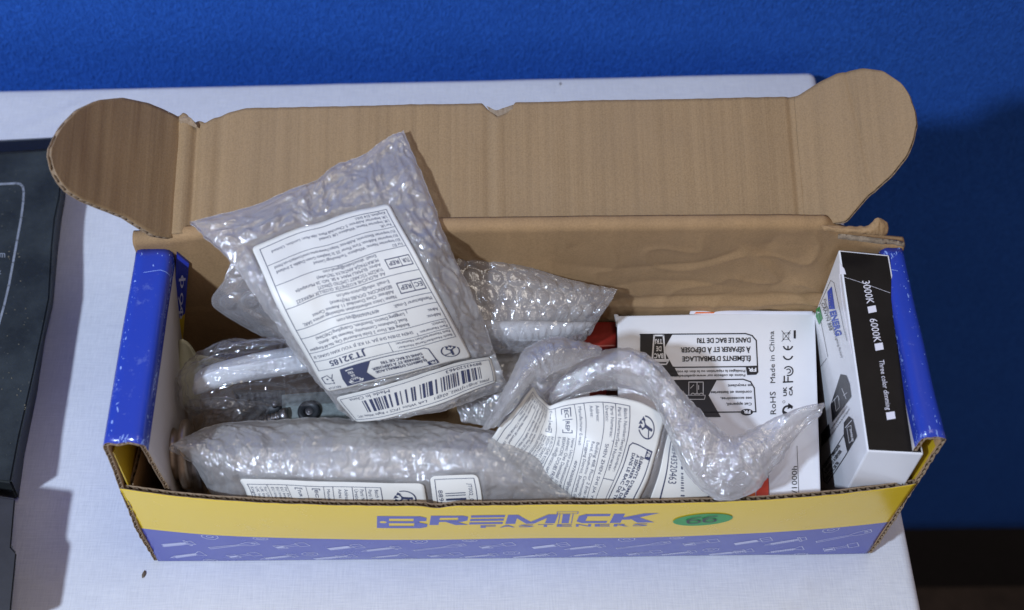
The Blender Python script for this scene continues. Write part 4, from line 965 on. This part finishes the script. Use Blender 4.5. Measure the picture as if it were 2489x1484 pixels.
a.line([(2060,1040),(2066,1078),(2073,1070),(2070,1034)],1,1,3,closed=True); a.line([(2056,1040),(2072,1022)],1.6,1,3); ptext(a,'BAC DE TRI',2067,1044,5,30,80,1,.02,layer=4)
for t,x,y,w_ in ((u"ÉLÉMENTS D'EMBALLAGE",2006,1138,66),(u"À SÉPARER ET À DÉPOSER",2009,1153,68),("DANS LE BAC DE TRI",2011,1169,52)): ptext(a,t,x,y,7.5,w_,-55,0,.03)
a.build('print',smap,[M['ink'],M['white_card'],M['eu_blue'],M['yellow_dot'],M['green_print']],lbody,lift=.0003)
# red carton and a flat orange and white sleeve at the back
rc=thing('red_carton','dark red carton lying low behind the bags, left of the white box','carton')
p=[at_z(1385,778,.098),at_z(1499,775,.098),at_z(1500,842,.098),at_z(1385,846,.098)]; p[0][1]=p[1][1]=.143
face_box('carton_body',*p,.08,M['red_card'],rc,None)
os_=thing('paper_sleeve','thin white sleeve with an orange edge between white box and back wall','paper sleeve')
slab('sleeve',[[(1680,749,.1095),(1740,751,.1095),(1850,756,.1095),(1975,757,.1095)],[(1676,764,.1084),(1740,765,.1084),(1850,764,.1084),(1975,764,.1084)]],M['white_print'],os_,.0008,.002)
slab('orange_edge',[[(1686,758,.1090),(1710,758,.1090),(1745,759,.1090)],[(1686,763,.1085),(1710,763,.1085),(1745,763,.1085)]],M['orange_print'],os_,.0006,.002)

# ------------------------------------------------------------------ left end: metal and plastic parts
pu=thing('metal_pulley','bronzed grooved metal pulley standing on edge by the left wall','pulley')
pc=at_z(428,1106,.112); ax=np.array([1,.05,.0])
lathe('wheel',[(.004,-.0075),(.020,-.0075),(.0232,-.0068),(.0236,-.0045),(.0232,-.002),(.0185,-.0015),(.0170,.0),(.0170,.0035),(.0185,.0045),(.0232,.005),(.0236,.0075),(.0232,.0095),(.018,.0105),(.004,.0105),(.004,-.0075)],pc,ax,M['bronze'],pu,64)
lathe('axle',[(0,-.0095),(.0035,-.0095),(.0038,-.0085),(.0038,.0125),(.0035,.0135),(0,.0135)],pc,ax,M['steel'],pu,24)
pb=thing('metal_roller','second bronzed roller beside the pulley, half under the front bag','roller')
pc2=at_z(478,1130,.092)
lathe('wheel',[(.004,-.006),(.019,-.006),(.0215,-.005),(.0215,.005),(.019,.006),(.004,.006),(.004,-.006)],pc2,ax,M['steel'],pb,48)
lathe('axle',[(0,-.008),(.003,-.008),(.0034,-.007),(.0034,.007),(.003,.008),(0,.008)],pc2,ax,M['bronze'],pb,24)
bp=thing('beige_cover','beige plastic corner cover wedged in the back left corner','plastic cover')
slab('cover_panel',[[(432,826,.118),(440,826,.122),(452,832,.12),(466,850,.115)],[(432,900,.10),(446,890,.104),(468,900,.10),(490,905,.10)],[(434,1000,.075),(450,990,.08),(470,1000,.08),(490,1010,.07)]],M['beige'],bp,.003,.0015,[(.0006,60,3.,'n')])
slab('cover_rim',[[(464,862,.112),(500,868,.105),(560,880,.095)],[(470,882,.105),(505,890,.098),(562,902,.088)]],M['beige'],bp,.003,.0015)
pl_=thing('zinc_plate','grey galvanised steel plate with a countersunk screw in it','steel plate')
slab('plate',[[(684,958,.098),(760,952,.098),(835,948,.098),(900,945,.098)],[(686,1045,.096),(765,1045,.096),(845,1045,.096),(905,1045,.096)]],M['zinc'],pl_,.003,.002,linear=True)
pc3=at_z(751,1000,.0985)
lathe('washer',[(.0030,-.001),(.0034,.0012),(.0062,.0022),(.0074,.0018),(.0080,.0),(.0080,-.002)],pc3,(0,-.05,1),M['black_metal'],pl_,36)
lathe('screw_head',[(0,.0002),(.0012,-.0006),(.0030,.0002),(.0033,-.001)],pc3,(0,-.05,1),M['steel'],pl_,24)
br_=thing('black_bracket','black steel bracket lying under the film-wrapped handle','bracket')
slab('bracket_arm',[[(560,945,.085),(620,945,.092),(690,945,.094)],[(575,985,.085),(630,990,.090),(690,990,.092)],[(590,1040,.075),(640,1040,.078),(690,1042,.08)]],M['black_metal'],br_,.006,.0015,[(.0006,90,3.,'n')])
c_=at_z(668,984,.094); lathe('pin',[(0,.003),(.0018,.003),(.0022,.002),(.0022,-.002)],c_,(.2,-.2,1),M['steel'],br_,20)
sc_=thing('coarse_bolt','dull threaded bolt lying across the black bracket','bolt')
p0=at_z(606,1034,.092);p1=at_z(700,1008,.098); L=np.linalg.norm(p1-p0); prof=[(0,0),(.0030,.0)]
k=0.0
while k<L-.006: prof+= [(.0042,k+.0006),(.0042,k+.0012),(.0033,k+.0019),(.0033,k+.0024)]; k+=.0028
prof+=[(.0046,L-.005),(.0052,L-.003),(.0052,L),(0,L)]
lathe('threaded_shank',prof,p0,(p1-p0),M['steel'],sc_,24)

# white handle in clear film
hd=thing('wrapped_handle','white curved plastic handle wrapped in crumpled clear film','plastic handle')
slab('handle',[[(u,v,z-.004) for u,v,z in r] for r in [[(470,905,.138),(500,884,.141),(560,866,.143),(650,846,.144),(760,830,.144),(880,820,.144)],[(466,930,.142),(503,905,.148),(565,887,.149),(650,870,.150),(762,853,.150),(882,845,.150)],[(466,938,.142),(506,914,.1485),(567,896,.1495),(652,880,.1505),(764,864,.1505),(884,856,.1505)],[(468,954,.138),(520,938,.141),(580,922,.142),(655,909,.143),(766,894,.143),(884,884,.143)],[(472,968,.130),(530,950,.132),(590,936,.132),(660,924,.132),(770,908,.132),(884,898,.132)]]],M['plastic_white'],hd,.007,.0010,linear=False)
film('wrap',[[(505,852,.136),(548,826,.150),(570,834,.152),(650,822,.155),(760,824,.150),(880,826,.140)],[(448,892,.130),(500,872,.147),(570,862,.154),(660,852,.158),(760,846,.156),(880,842,.150)],[(436,935,.122),(462,915,.146),(560,902,.155),(660,892,.157),(760,876,.157),(880,868,.154)],[(446,985,.112),(480,975,.135),(560,948,.146),(660,935,.146),(760,922,.146),(880,910,.14)],[(478,1008,.10),(520,992,.115),(580,990,.122),(660,988,.122),(760,985,.12),(880,980,.112)]],M['cling'],hd,.004,.0009,bub=0,wr=.0022,wf=(22,150),seed=14.,crinkle=.0006,cf=160,two=False)
film('wrap_fringe',[[(538,835,.150),(560,822,.155),(610,828,.157),(680,822,.158),(760,830,.158),(850,838,.156)],[(520,868,.152),(570,850,.158),(620,848,.160),(690,842,.161),(770,848,.161),(860,856,.158)]],M['cling'],hd,.002,.0008,bub=0,wr=.0018,wf=(30,160),seed=24.,two=False)
film('wrap_tail',[[(455,970,.112),(500,966,.125),(560,968,.126),(620,975,.122),(662,985,.112)],[(458,1010,.104),(500,1005,.115),(550,1006,.116),(600,1010,.112),(640,1015,.10)],[(463,1065,.092),(490,1058,.102),(520,1052,.102),(550,1048,.10),(585,1040,.09)]],M['cling'],hd,.004,.0008,bub=0,wr=.0026,wf=(110,60),seed=34.,crinkle=.0007,two=True)

# ------------------------------------------------------------------ bubble bags
def inner_part(rows,mat,parent,thick=.010,noise=((.0008,60,2.,'n'),),name='wrapped_part'):
    rows=[[(u,v,z-.006) for u,v,z in r] for r in rows]
    return slab(name,rows,mat,parent,thick,.002,noise)
# 1. tall bag leaning out of the carton
tb=thing('bubble_bag','tall upright bubble bag with upside-down address label, leaning on the open lid','bubble bag',group='bubble wrap bags of spare parts in the carton')
rows=[[(452,543,.262),(580,508,.262),(700,462,.258),(770,438,.262),(815,402,.266),(880,375,.266),(940,332,.270),(983,318,.272)],
[(560,645,.240),(640,610,.250),(720,570,.255),(780,550,.257),(850,520,.257),(920,500,.252),(985,475,.246),(1040,455,.240)],
[(640,755,.205),(710,735,.220),(780,705,.228),(850,685,.230),(925,655,.230),(990,635,.224),(1050,620,.214),(1096,605,.205)],
[(735,880,.168),(790,870,.184),(850,850,.194),(930,830,.196),(1000,815,.194),(1070,795,.188),(1125,785,.176),(1172,772,.164)],
[(800,965,.142),(850,955,.154),(910,942,.162),(985,925,.165),(1060,905,.164),(1120,890,.158),(1170,885,.150),(1210,885,.140)],
[(857,1023,.125),(900,1022,.131),(950,1020,.136),(1010,1012,.139),(1080,1000,.139),(1140,980,.136),(1190,962,.131),(1238,945,.124)]]
rows=[[(u,v,z if z<.213 else .213+(z-.213)*.22) for u,v,z in r] for r in rows]
sf=Surf(rows)
lb1,st1=label_on('address_label',LABEL,100,118,sf,[(945,499),(612,606),(800,948),(1141,868)],tb,seed=2.,off=.0018)
lb2,st2=label_on('barcode_label',BARS,100,27,sf,[(1186,868),(818,962),(868,1021),(1201,928)],tb,seed=6.,off=.0018)
film('bubble_film',rows,M['bubble'],tb,.007,surf=sf,masks=[st1,st2],seed=3.,wr=.0016,ang=.35,bub=.0008,fold=.0034,crinkle=.0012,cf=150)
inner_part([[(720,640,.212),(800,600,.214),(900,560,.214),(970,540,.212)],[(760,770,.198),(850,750,.206),(950,720,.204),(1040,690,.190)],[(850,950,.14),(950,940,.148),(1060,915,.146),(1160,890,.132)]],M['plastic_grey'],tb,.010)
# 2. bag lying behind it along the back wall
bb=thing('bubble_bag','bubble bag lying along the back wall behind the tall upright one','bubble bag',group='bubble wrap bags of spare parts in the carton')
rows=[[(556,640,.176),(680,610,.180),(850,585,.180),(1000,592,.178),(1110,612,.176),(1230,632,.170),(1340,665,.160),(1430,690,.152),(1504,703,.150)],
[(540,680,.168),(680,670,.176),(850,660,.178),(1000,660,.174),(1120,665,.170),(1240,682,.166),(1340,706,.160),(1420,720,.155),(1490,728,.148)],
[(512,742,.150),(640,740,.160),(850,740,.166),(1010,735,.166),(1130,738,.162),(1240,748,.160),(1330,758,.156),(1405,765,.150),(1462,768,.142)],
[(600,800,.128),(700,800,.140),(850,820,.148),(1020,822,.150),(1140,822,.148),(1240,825,.146),(1320,826,.142),(1390,820,.136),(1440,800,.13)],
[(660,822,.118),(740,850,.125),(860,880,.130),(1030,870,.132),(1150,862,.130),(1240,860,.128),(1320,858,.125),(1380,845,.12),(1422,826,.118)]]
film('bubble_film',rows,M['bubble_clear'],bb,.014,seed=8.,wr=.0003,fold=.0010,ang=.12,bub=.0020,R=.0060,pitch=.0142,crinkle=.0003)
inner_part([[(1050,768,.150),(1200,772,.150),(1330,775,.149),(1448,778,.143)],[(1050,790,.152),(1200,794,.152),(1330,797,.151),(1444,797,.143)],[(1060,828,.142),(1200,834,.142),(1330,834,.141),(1424,818,.135)]],M['plastic_inner'],bb,.008)
inner_part([[(1060,640,.158),(1200,655,.158),(1320,682,.154),(1420,715,.148)],[(1050,720,.152),(1200,725,.152),(1330,740,.150),(1440,752,.144)],[(1060,790,.140),(1180,790,.140),(1300,790,.138),(1420,785,.134)]],M['wrap_card'],bb,.004,name='wrapped_card')
# 3. flat pouch under the bags
up_=thing('bubble_pouch','flattened milky bubble pouch in the middle, under the curled bag','bubble bag')
film('bubble_film',[[(1060,850,.112),(1180,846,.118),(1320,848,.118),(1450,850,.108)],[(1090,930,.112),(1200,930,.124),(1330,930,.122),(1440,930,.110)],[(1120,1030,.105),(1220,1045,.114),(1330,1060,.114),(1420,1060,.105)]],M['bubble_milky'],up_,.008,seed=11.,wr=.0010,bub=.0012)
inner_part([[(1150,860,.108),(1280,862,.110),(1420,862,.104)],[(1160,905,.106),(1280,915,.108),(1420,915,.102)]],M['plastic_grey'],up_,.006)
# 4. front bag
fb=thing('bubble_bag','long bubble bag behind the front panel, its labels half hidden','bubble bag',group='bubble wrap bags of spare parts in the carton')
rows=[[(410,1087,.146),(500,1040,.122),(640,1022,.119),(800,1017,.119),(950,1020,.119),(1100,1032,.119),(1220,1054,.118),(1310,1092,.115)],
[(424,1089,.143),(520,1066,.129),(650,1050,.129),(800,1048,.129),(950,1048,.129),(1100,1054,.129),(1235,1080,.127),(1345,1122,.114)],
[(432,1093,.140),(540,1082,.132),(660,1079,.133),(800,1078,.133),(950,1077,.133),(1100,1079,.133),(1245,1104,.130),(1375,1148,.113)],
[(466,1126,.124),(560,1130,.130),(680,1132,.131),(800,1134,.131),(950,1135,.131),(1100,1137,.131),(1250,1150,.126),(1412,1182,.108)],
[(500,1172,.104),(590,1184,.120),(700,1186,.122),(800,1188,.122),(950,1188,.122),(1100,1188,.122),(1262,1194,.118),(1440,1212,.103)],
[(522,1215,.09),(600,1240,.102),(720,1247,.103),(800,1249,.103),(950,1249,.103),(1100,1249,.103),(1260,1247,.102),(1446,1236,.095)]]
sf=Surf(rows)
def half(sf,px0,px1,tb_=.995):  # label reading downwards: start edge at the given photo points, far edge at the hidden bottom
    a_=sf.find(*px0); b_=sf.find(*px1); return [a_,(a_[0]+.012,tb_),(b_[0]+.012,tb_),b_]
# 26 mm of the label's 100 mm are in view before it turns under
q=half(sf,(583,1161),(1030,1173))
lb3,st3=label_on('address_label',LABEL,26,118,sf,q,fb,xmax=26,seed=12.,off=.0018) 
q=half(sf,(1160,1153),(1045,1157)); q=[q[3],q[2],q[1],q[0]]
lb4,st4=label_on('barcode_label',BARS,26,27,sf,[q[0],q[1],q[2],q[3]],fb,xmax=26,seed=16.,off=.0018)
film('bubble_film',rows,M['bubble'],fb,.012,surf=sf,masks=[st3,st4],seed=13.,wr=.0012,fold=.0034,ang=.1,bub=.0009,seam=.012)
inner_part([[(560,1090,.122),(800,1085,.126),(1050,1085,.126),(1250,1110,.120)],[(580,1170,.112),(800,1175,.118),(1050,1175,.118),(1280,1185,.108)]],M['plastic_inner'],fb,.010)
# 5. curled bag in front of the white box
cb=thing('bubble_bag','crumpled curled bubble bag with a creased label, its tail over the white box','bubble bag',group='bubble wrap bags of spare parts in the carton')
rows=[[(1290,930,.168),(1308,962,.155),(1335,984,.145),(1385,968,.150),(1465,958,.153),(1552,972,.151),(1622,1006,.146),(1664,1035,.140),(1690,1060,.134)],
[(1262,973,.160),(1295,1010,.148),(1332,1036,.139),(1395,1036,.145),(1468,1040,.148),(1545,1052,.146),(1600,1080,.140),(1674,1092,.135),(1712,1110,.126)],
[(1232,1010,.150),(1275,1050,.138),(1318,1078,.130),(1388,1098,.136),(1452,1120,.138),(1522,1132,.136),(1580,1148,.131),(1688,1158,.127),(1735,1170,.118)],
[(1204,1044,.140),(1250,1090,.125),(1290,1122,.116),(1366,1160,.118),(1430,1200,.114),(1480,1224,.110),(1545,1230,.109),(1702,1228,.108),(1755,1225,.104)],
[(1185,1080,.120),(1232,1130,.105),(1275,1165,.095),(1360,1205,.092),(1425,1245,.086),(1480,1258,.080),(1545,1262,.080),(1708,1262,.080),(1765,1255,.080)]]
sf=Surf(rows)
c0s=sf.find(1290,930)[0]; cH=sf.find(1615,1012)
lb5,st5=label_on('address_label',LABEL,78,118,sf,[(0.004,.012),(0.004,.99),(cH[0]+.012,.99),(cH[0],max(cH[1],.02))],cb,xmax=78,seed=22.,off=.0022,wr=.0020)
cB=sf.find(1645,1040)
lb6,st6=label_on('barcode_label',BARS,70,27,sf,[(cH[0]+.035,.10),(cH[0]+.035,.99),(.985,.99),(.975,.16)],cb,xmax=70,seed=26.,off=.0018,wr=.0011)
film('bubble_film',rows,M['bubble'],cb,.006,surf=sf,masks=[st5,st6],seed=23.,wr=.0011,bub=.0008)
film('bubble_film',[[(1170,1050,.145),(1222,955,.172),(1262,868,.185),(1300,832,.190),(1345,817,.192),(1405,830,.187),(1464,851,.180)],[(1186,1046,.152),(1240,965,.184),(1290,895,.194),(1320,868,.197),(1350,856,.198),(1405,850,.190),(1462,853,.181)],[(1204,1044,.148),(1258,968,.175),(1293,935,.181),(1320,920,.183),(1345,910,.183),(1398,888,.184),(1458,856,.180)]],M['bubble_crumple'],cb,.002,seed=43.,wr=.0010,bub=.0010,wf=(50,60),fold=.002)
rows=[[(1322,968,.140),(1375,905,.152),(1440,856,.162),(1500,842,.165),(1562,864,.163),(1618,910,.160),(1668,956,.157),(1712,1002,.154),(1752,1044,.150),(1790,1056,.150),(1830,1042,.153),(1880,1014,.159),(1945,994,.166),(2010,979,.172)],
[(1327,975,.142),(1385,925,.157),(1450,882,.167),(1510,870,.171),(1570,892,.170),(1622,938,.168),(1668,990,.165),(1710,1045,.161),(1752,1088,.157),(1798,1090,.157),(1842,1066,.159),(1890,1036,.163),(1950,1006,.169),(2007,986,.173)],
[(1330,981,.142),(1392,945,.155),(1456,910,.163),(1518,905,.166),(1576,928,.165),(1622,972,.163),(1660,1030,.161),(1702,1095,.158),(1750,1135,.155),(1806,1128,.155),(1852,1092,.157),(1900,1056,.161),(1956,1018,.167),(2004,992,.173)],
[(1334,986,.140),(1398,958,.151),(1462,934,.157),(1524,930,.160),(1582,955,.159),(1622,1002,.156),(1652,1065,.153),(1692,1140,.149),(1748,1180,.145),(1812,1160,.146),(1858,1112,.150),(1908,1070,.156),(1962,1026,.164),(2000,998,.171)],
[(1338,990,.137),(1402,966,.147),(1468,952,.151),(1530,952,.153),(1586,974,.152),(1616,1022,.148),(1642,1090,.143),(1684,1172,.135),(1738,1210,.126),(1808,1196,.128),(1864,1132,.138),(1914,1084,.148),(1966,1036,.159),(1996,1004,.168)]]
# a loose sheet, only slightly arched between its two long edges
n_r=len(rows)-1; rows=[[(u,v,(lambda l: l+.35*(z-l))(rows[0][j][2]*(1-i/n_r)+rows[-1][j][2]*i/n_r)) for j,(u,v,z) in enumerate(r)] for i,r in enumerate(rows)]
film('bubble_film',rows,M['bubble_crumple'],cb,.0015,seed=53.,wr=.0030,bub=.0006,wf=(16,70),fold=.0058,crinkle=.0007,cf=150,rag=.003,longw=True,pw=.8)
film('bubble_film',[[(1296,905,.150),(1380,872,.158),(1460,850,.162),(1560,872,.160),(1630,930,.156)],[(1300,930,.142),(1385,915,.146),(1470,905,.149),(1560,925,.150),(1620,970,.148)],[(1306,955,.140),(1390,960,.144),(1470,955,.147),(1556,968,.147),(1610,1000,.145)]],M['bubble_crumple'],cb,.001,seed=83.,wr=.0018,bub=.0006,fold=.0035,two=False)
film('bubble_film',[[(1560,900,.140),(1640,960,.142),(1720,1040,.140),(1800,1075,.138),(1870,1060,.142)],[(1600,990,.140),(1660,1060,.142),(1740,1120,.140),(1806,1130,.138),(1860,1100,.140)],[(1640,1080,.130),(1690,1150,.128),(1740,1195,.122),(1800,1200,.120),(1850,1150,.128)]],M['bubble_clear'],cb,.003,seed=73.,wr=.0015,bub=.0008,fold=.003)
# ------------------------------------------------------------------ black cases at the left
def prism(name,top,z0,mats,parent,flare=.0,bevel=.0015):
    n=len(top); top=[np.array(p) for p in top]; c=np.mean(top,0); bot=[]
    for p in top: d=(p-c); d[2]=0; bot.append(np.array([p[0],p[1],z0])+d/np.linalg.norm(d)*flare)
    bm=bmesh.new(); vt=[bm.verts.new(p) for p in top]; vb=[bm.verts.new(p) for p in bot]
    bm.faces.new(vt); bm.faces.new(vb[::-1])
    for i in range(n): bm.faces.new([vb[i],vb[(i+1)%n],vt[(i+1)%n],vt[i]])
    bmesh.ops.recalc_face_normals(bm,faces=bm.faces)
    bmesh.ops.bevel(bm,geom=bm.edges[:],offset=bevel,segments=2,affect='EDGES')
    me=bpy.data.meshes.new(name); bm.to_mesh(me); bm.free(); me.materials.append(mats); o=bpy.data.objects.new(name,me); COL.objects.link(o); o.parent=parent; return o
def mat_case():
    m,nt,out=new_mat('worn_black_case')
    a=noise_tex(nt,18,6,.7); b=noise_tex(nt,420,2,.6); c=noise_tex(nt,90,4,.7)
    col=ramp(nt,a.outputs[0],[(.35,(.016,.020,.020)),(.7,(.045,.054,.052))]).outputs[0]
    col=mixc(nt,ramp(nt,b.outputs[0],[(.70,(0,0,0)),(.76,(.7,)*3)]).outputs[0],col,(.16,.15,.11))
    princ(nt,out,col,.62,.35,bump=[(c.outputs[0],.3,.001),(a.outputs[0],.3,.003)]); return m
mc=mat_case()
bc=thing('black_case','worn black case with a white outlined panel, left of the carton','case')
ZC=lambda v: .030+.014*(v-340)/830
tp=[(-90,352),(60,342),(158,336),(146,480),(135,530),(128,600),(121,726),(104,810),(83,909),(47,1068),(27,1174),(-90,1160)]
bt=[(-90,345),(60,338),(172,332),(160,480),(150,540),(142,608),(130,740),(110,825),(90,962),(60,1109),(46,1216),(-90,1185)]
def prism2(name,tp,zt,bt,zb,mat,parent,bevel=.0015):
    top=[at_z(u,v,zt(v) if callable(zt) else zt) for u,v in tp]; bot=[at_z(u,v,zb) for u,v in bt]; n=len(top)
    bm=bmesh.new(); vt=[bm.verts.new(p) for p in top]; vb=[bm.verts.new(p) for p in bot]
    bm.faces.new(vt); bm.faces.new(vb[::-1])
    for i in range(n): bm.faces.new([vb[i],vb[(i+1)%n],vt[(i+1)%n],vt[i]])
    bmesh.ops.recalc_face_normals(bm,faces=bm.faces); bmesh.ops.bevel(bm,geom=bm.edges[:],offset=bevel,segments=2,affect='EDGES')
    me=bpy.data.meshes.new(name); bm.to_mesh(me); bm.free(); me.materials.append(mat); o=bpy.data.objects.new(name,me); COL.objects.link(o); o.parent=parent; return o
o=prism2('case_body',tp,ZC,bt,.003,mc,bc,.0015)
def cm(V):
    P=at_z(V[:,0],V[:,1],ZC(V[:,1])+.0003); N=np.repeat(np.array([[0,0,1.]]),len(V),0); return P,N
a=Art(); cur=[(-60,452),(40,447),(50,449),(56,456),(58,468),(57,490)]+[(57-.2*k-0.0*k,490) for k in ()]
cur+=[(52,530),(42,585),(32,640),(22,695),(10,745),(-4,795),(-20,850)]
a.line(cur,5.5,0,1,seg=8)
V_=text_geo('m',0)[0]
ptext(a,'m',-1,627,17,14,0,0,.01); ptext(a,'t',-2,668,14,5,0,0,.0)
a.build('print',cm,[M['case_line']],o,lift=.0004)
a=Art(); rr=random.Random(3)
for k in range(26): a.disc(rr.uniform(2,70),rr.uniform(600,1000),rr.uniform(.6,2.2),0,1,7,ry=rr.uniform(.6,1.6))
a.V=[v for v in a.V]; a.build('paint_specks',cm,[mat_simple('dried_specks',(.22,.19,.12),.8)],o,lift=.0004)
# raised back rim of the case
prism('back_rim',[at_z(-90,350,.034),at_z(154,336,.034),at_z(148,362,.032),at_z(-90,380,.032)],.02,mat_simple('gloss_black_tape',(.008,.009,.011),.3,bump=.4,bscale=90),bc,bevel=.001)
lc=thing('lower_black_case','smooth dark case at the lower left corner, nearest the camera','case')
ZL=lambda v: .055-.010*(v-1200)/300
prism2('case_body',[(-90,1195),(38,1212),(28,1330),(41,1344),(36,1398),(26,1500),(-90,1500)],ZL,[(-90,1205),(36,1222),(26,1334),(39,1350),(34,1402),(24,1520),(-90,1520)],.003,mat_simple('smooth_black',(.022,.022,.026),.45,noise=.3,nscale=30,bump=.1),lc,.0012)

for o in bpy.data.objects:
    if o.type=='MESH' and o.parent and o.name.split('.')[0] in ('print','paint_specks','crease_wear','lettering','screw_pattern','handwriting'): o['kind']='stuff'
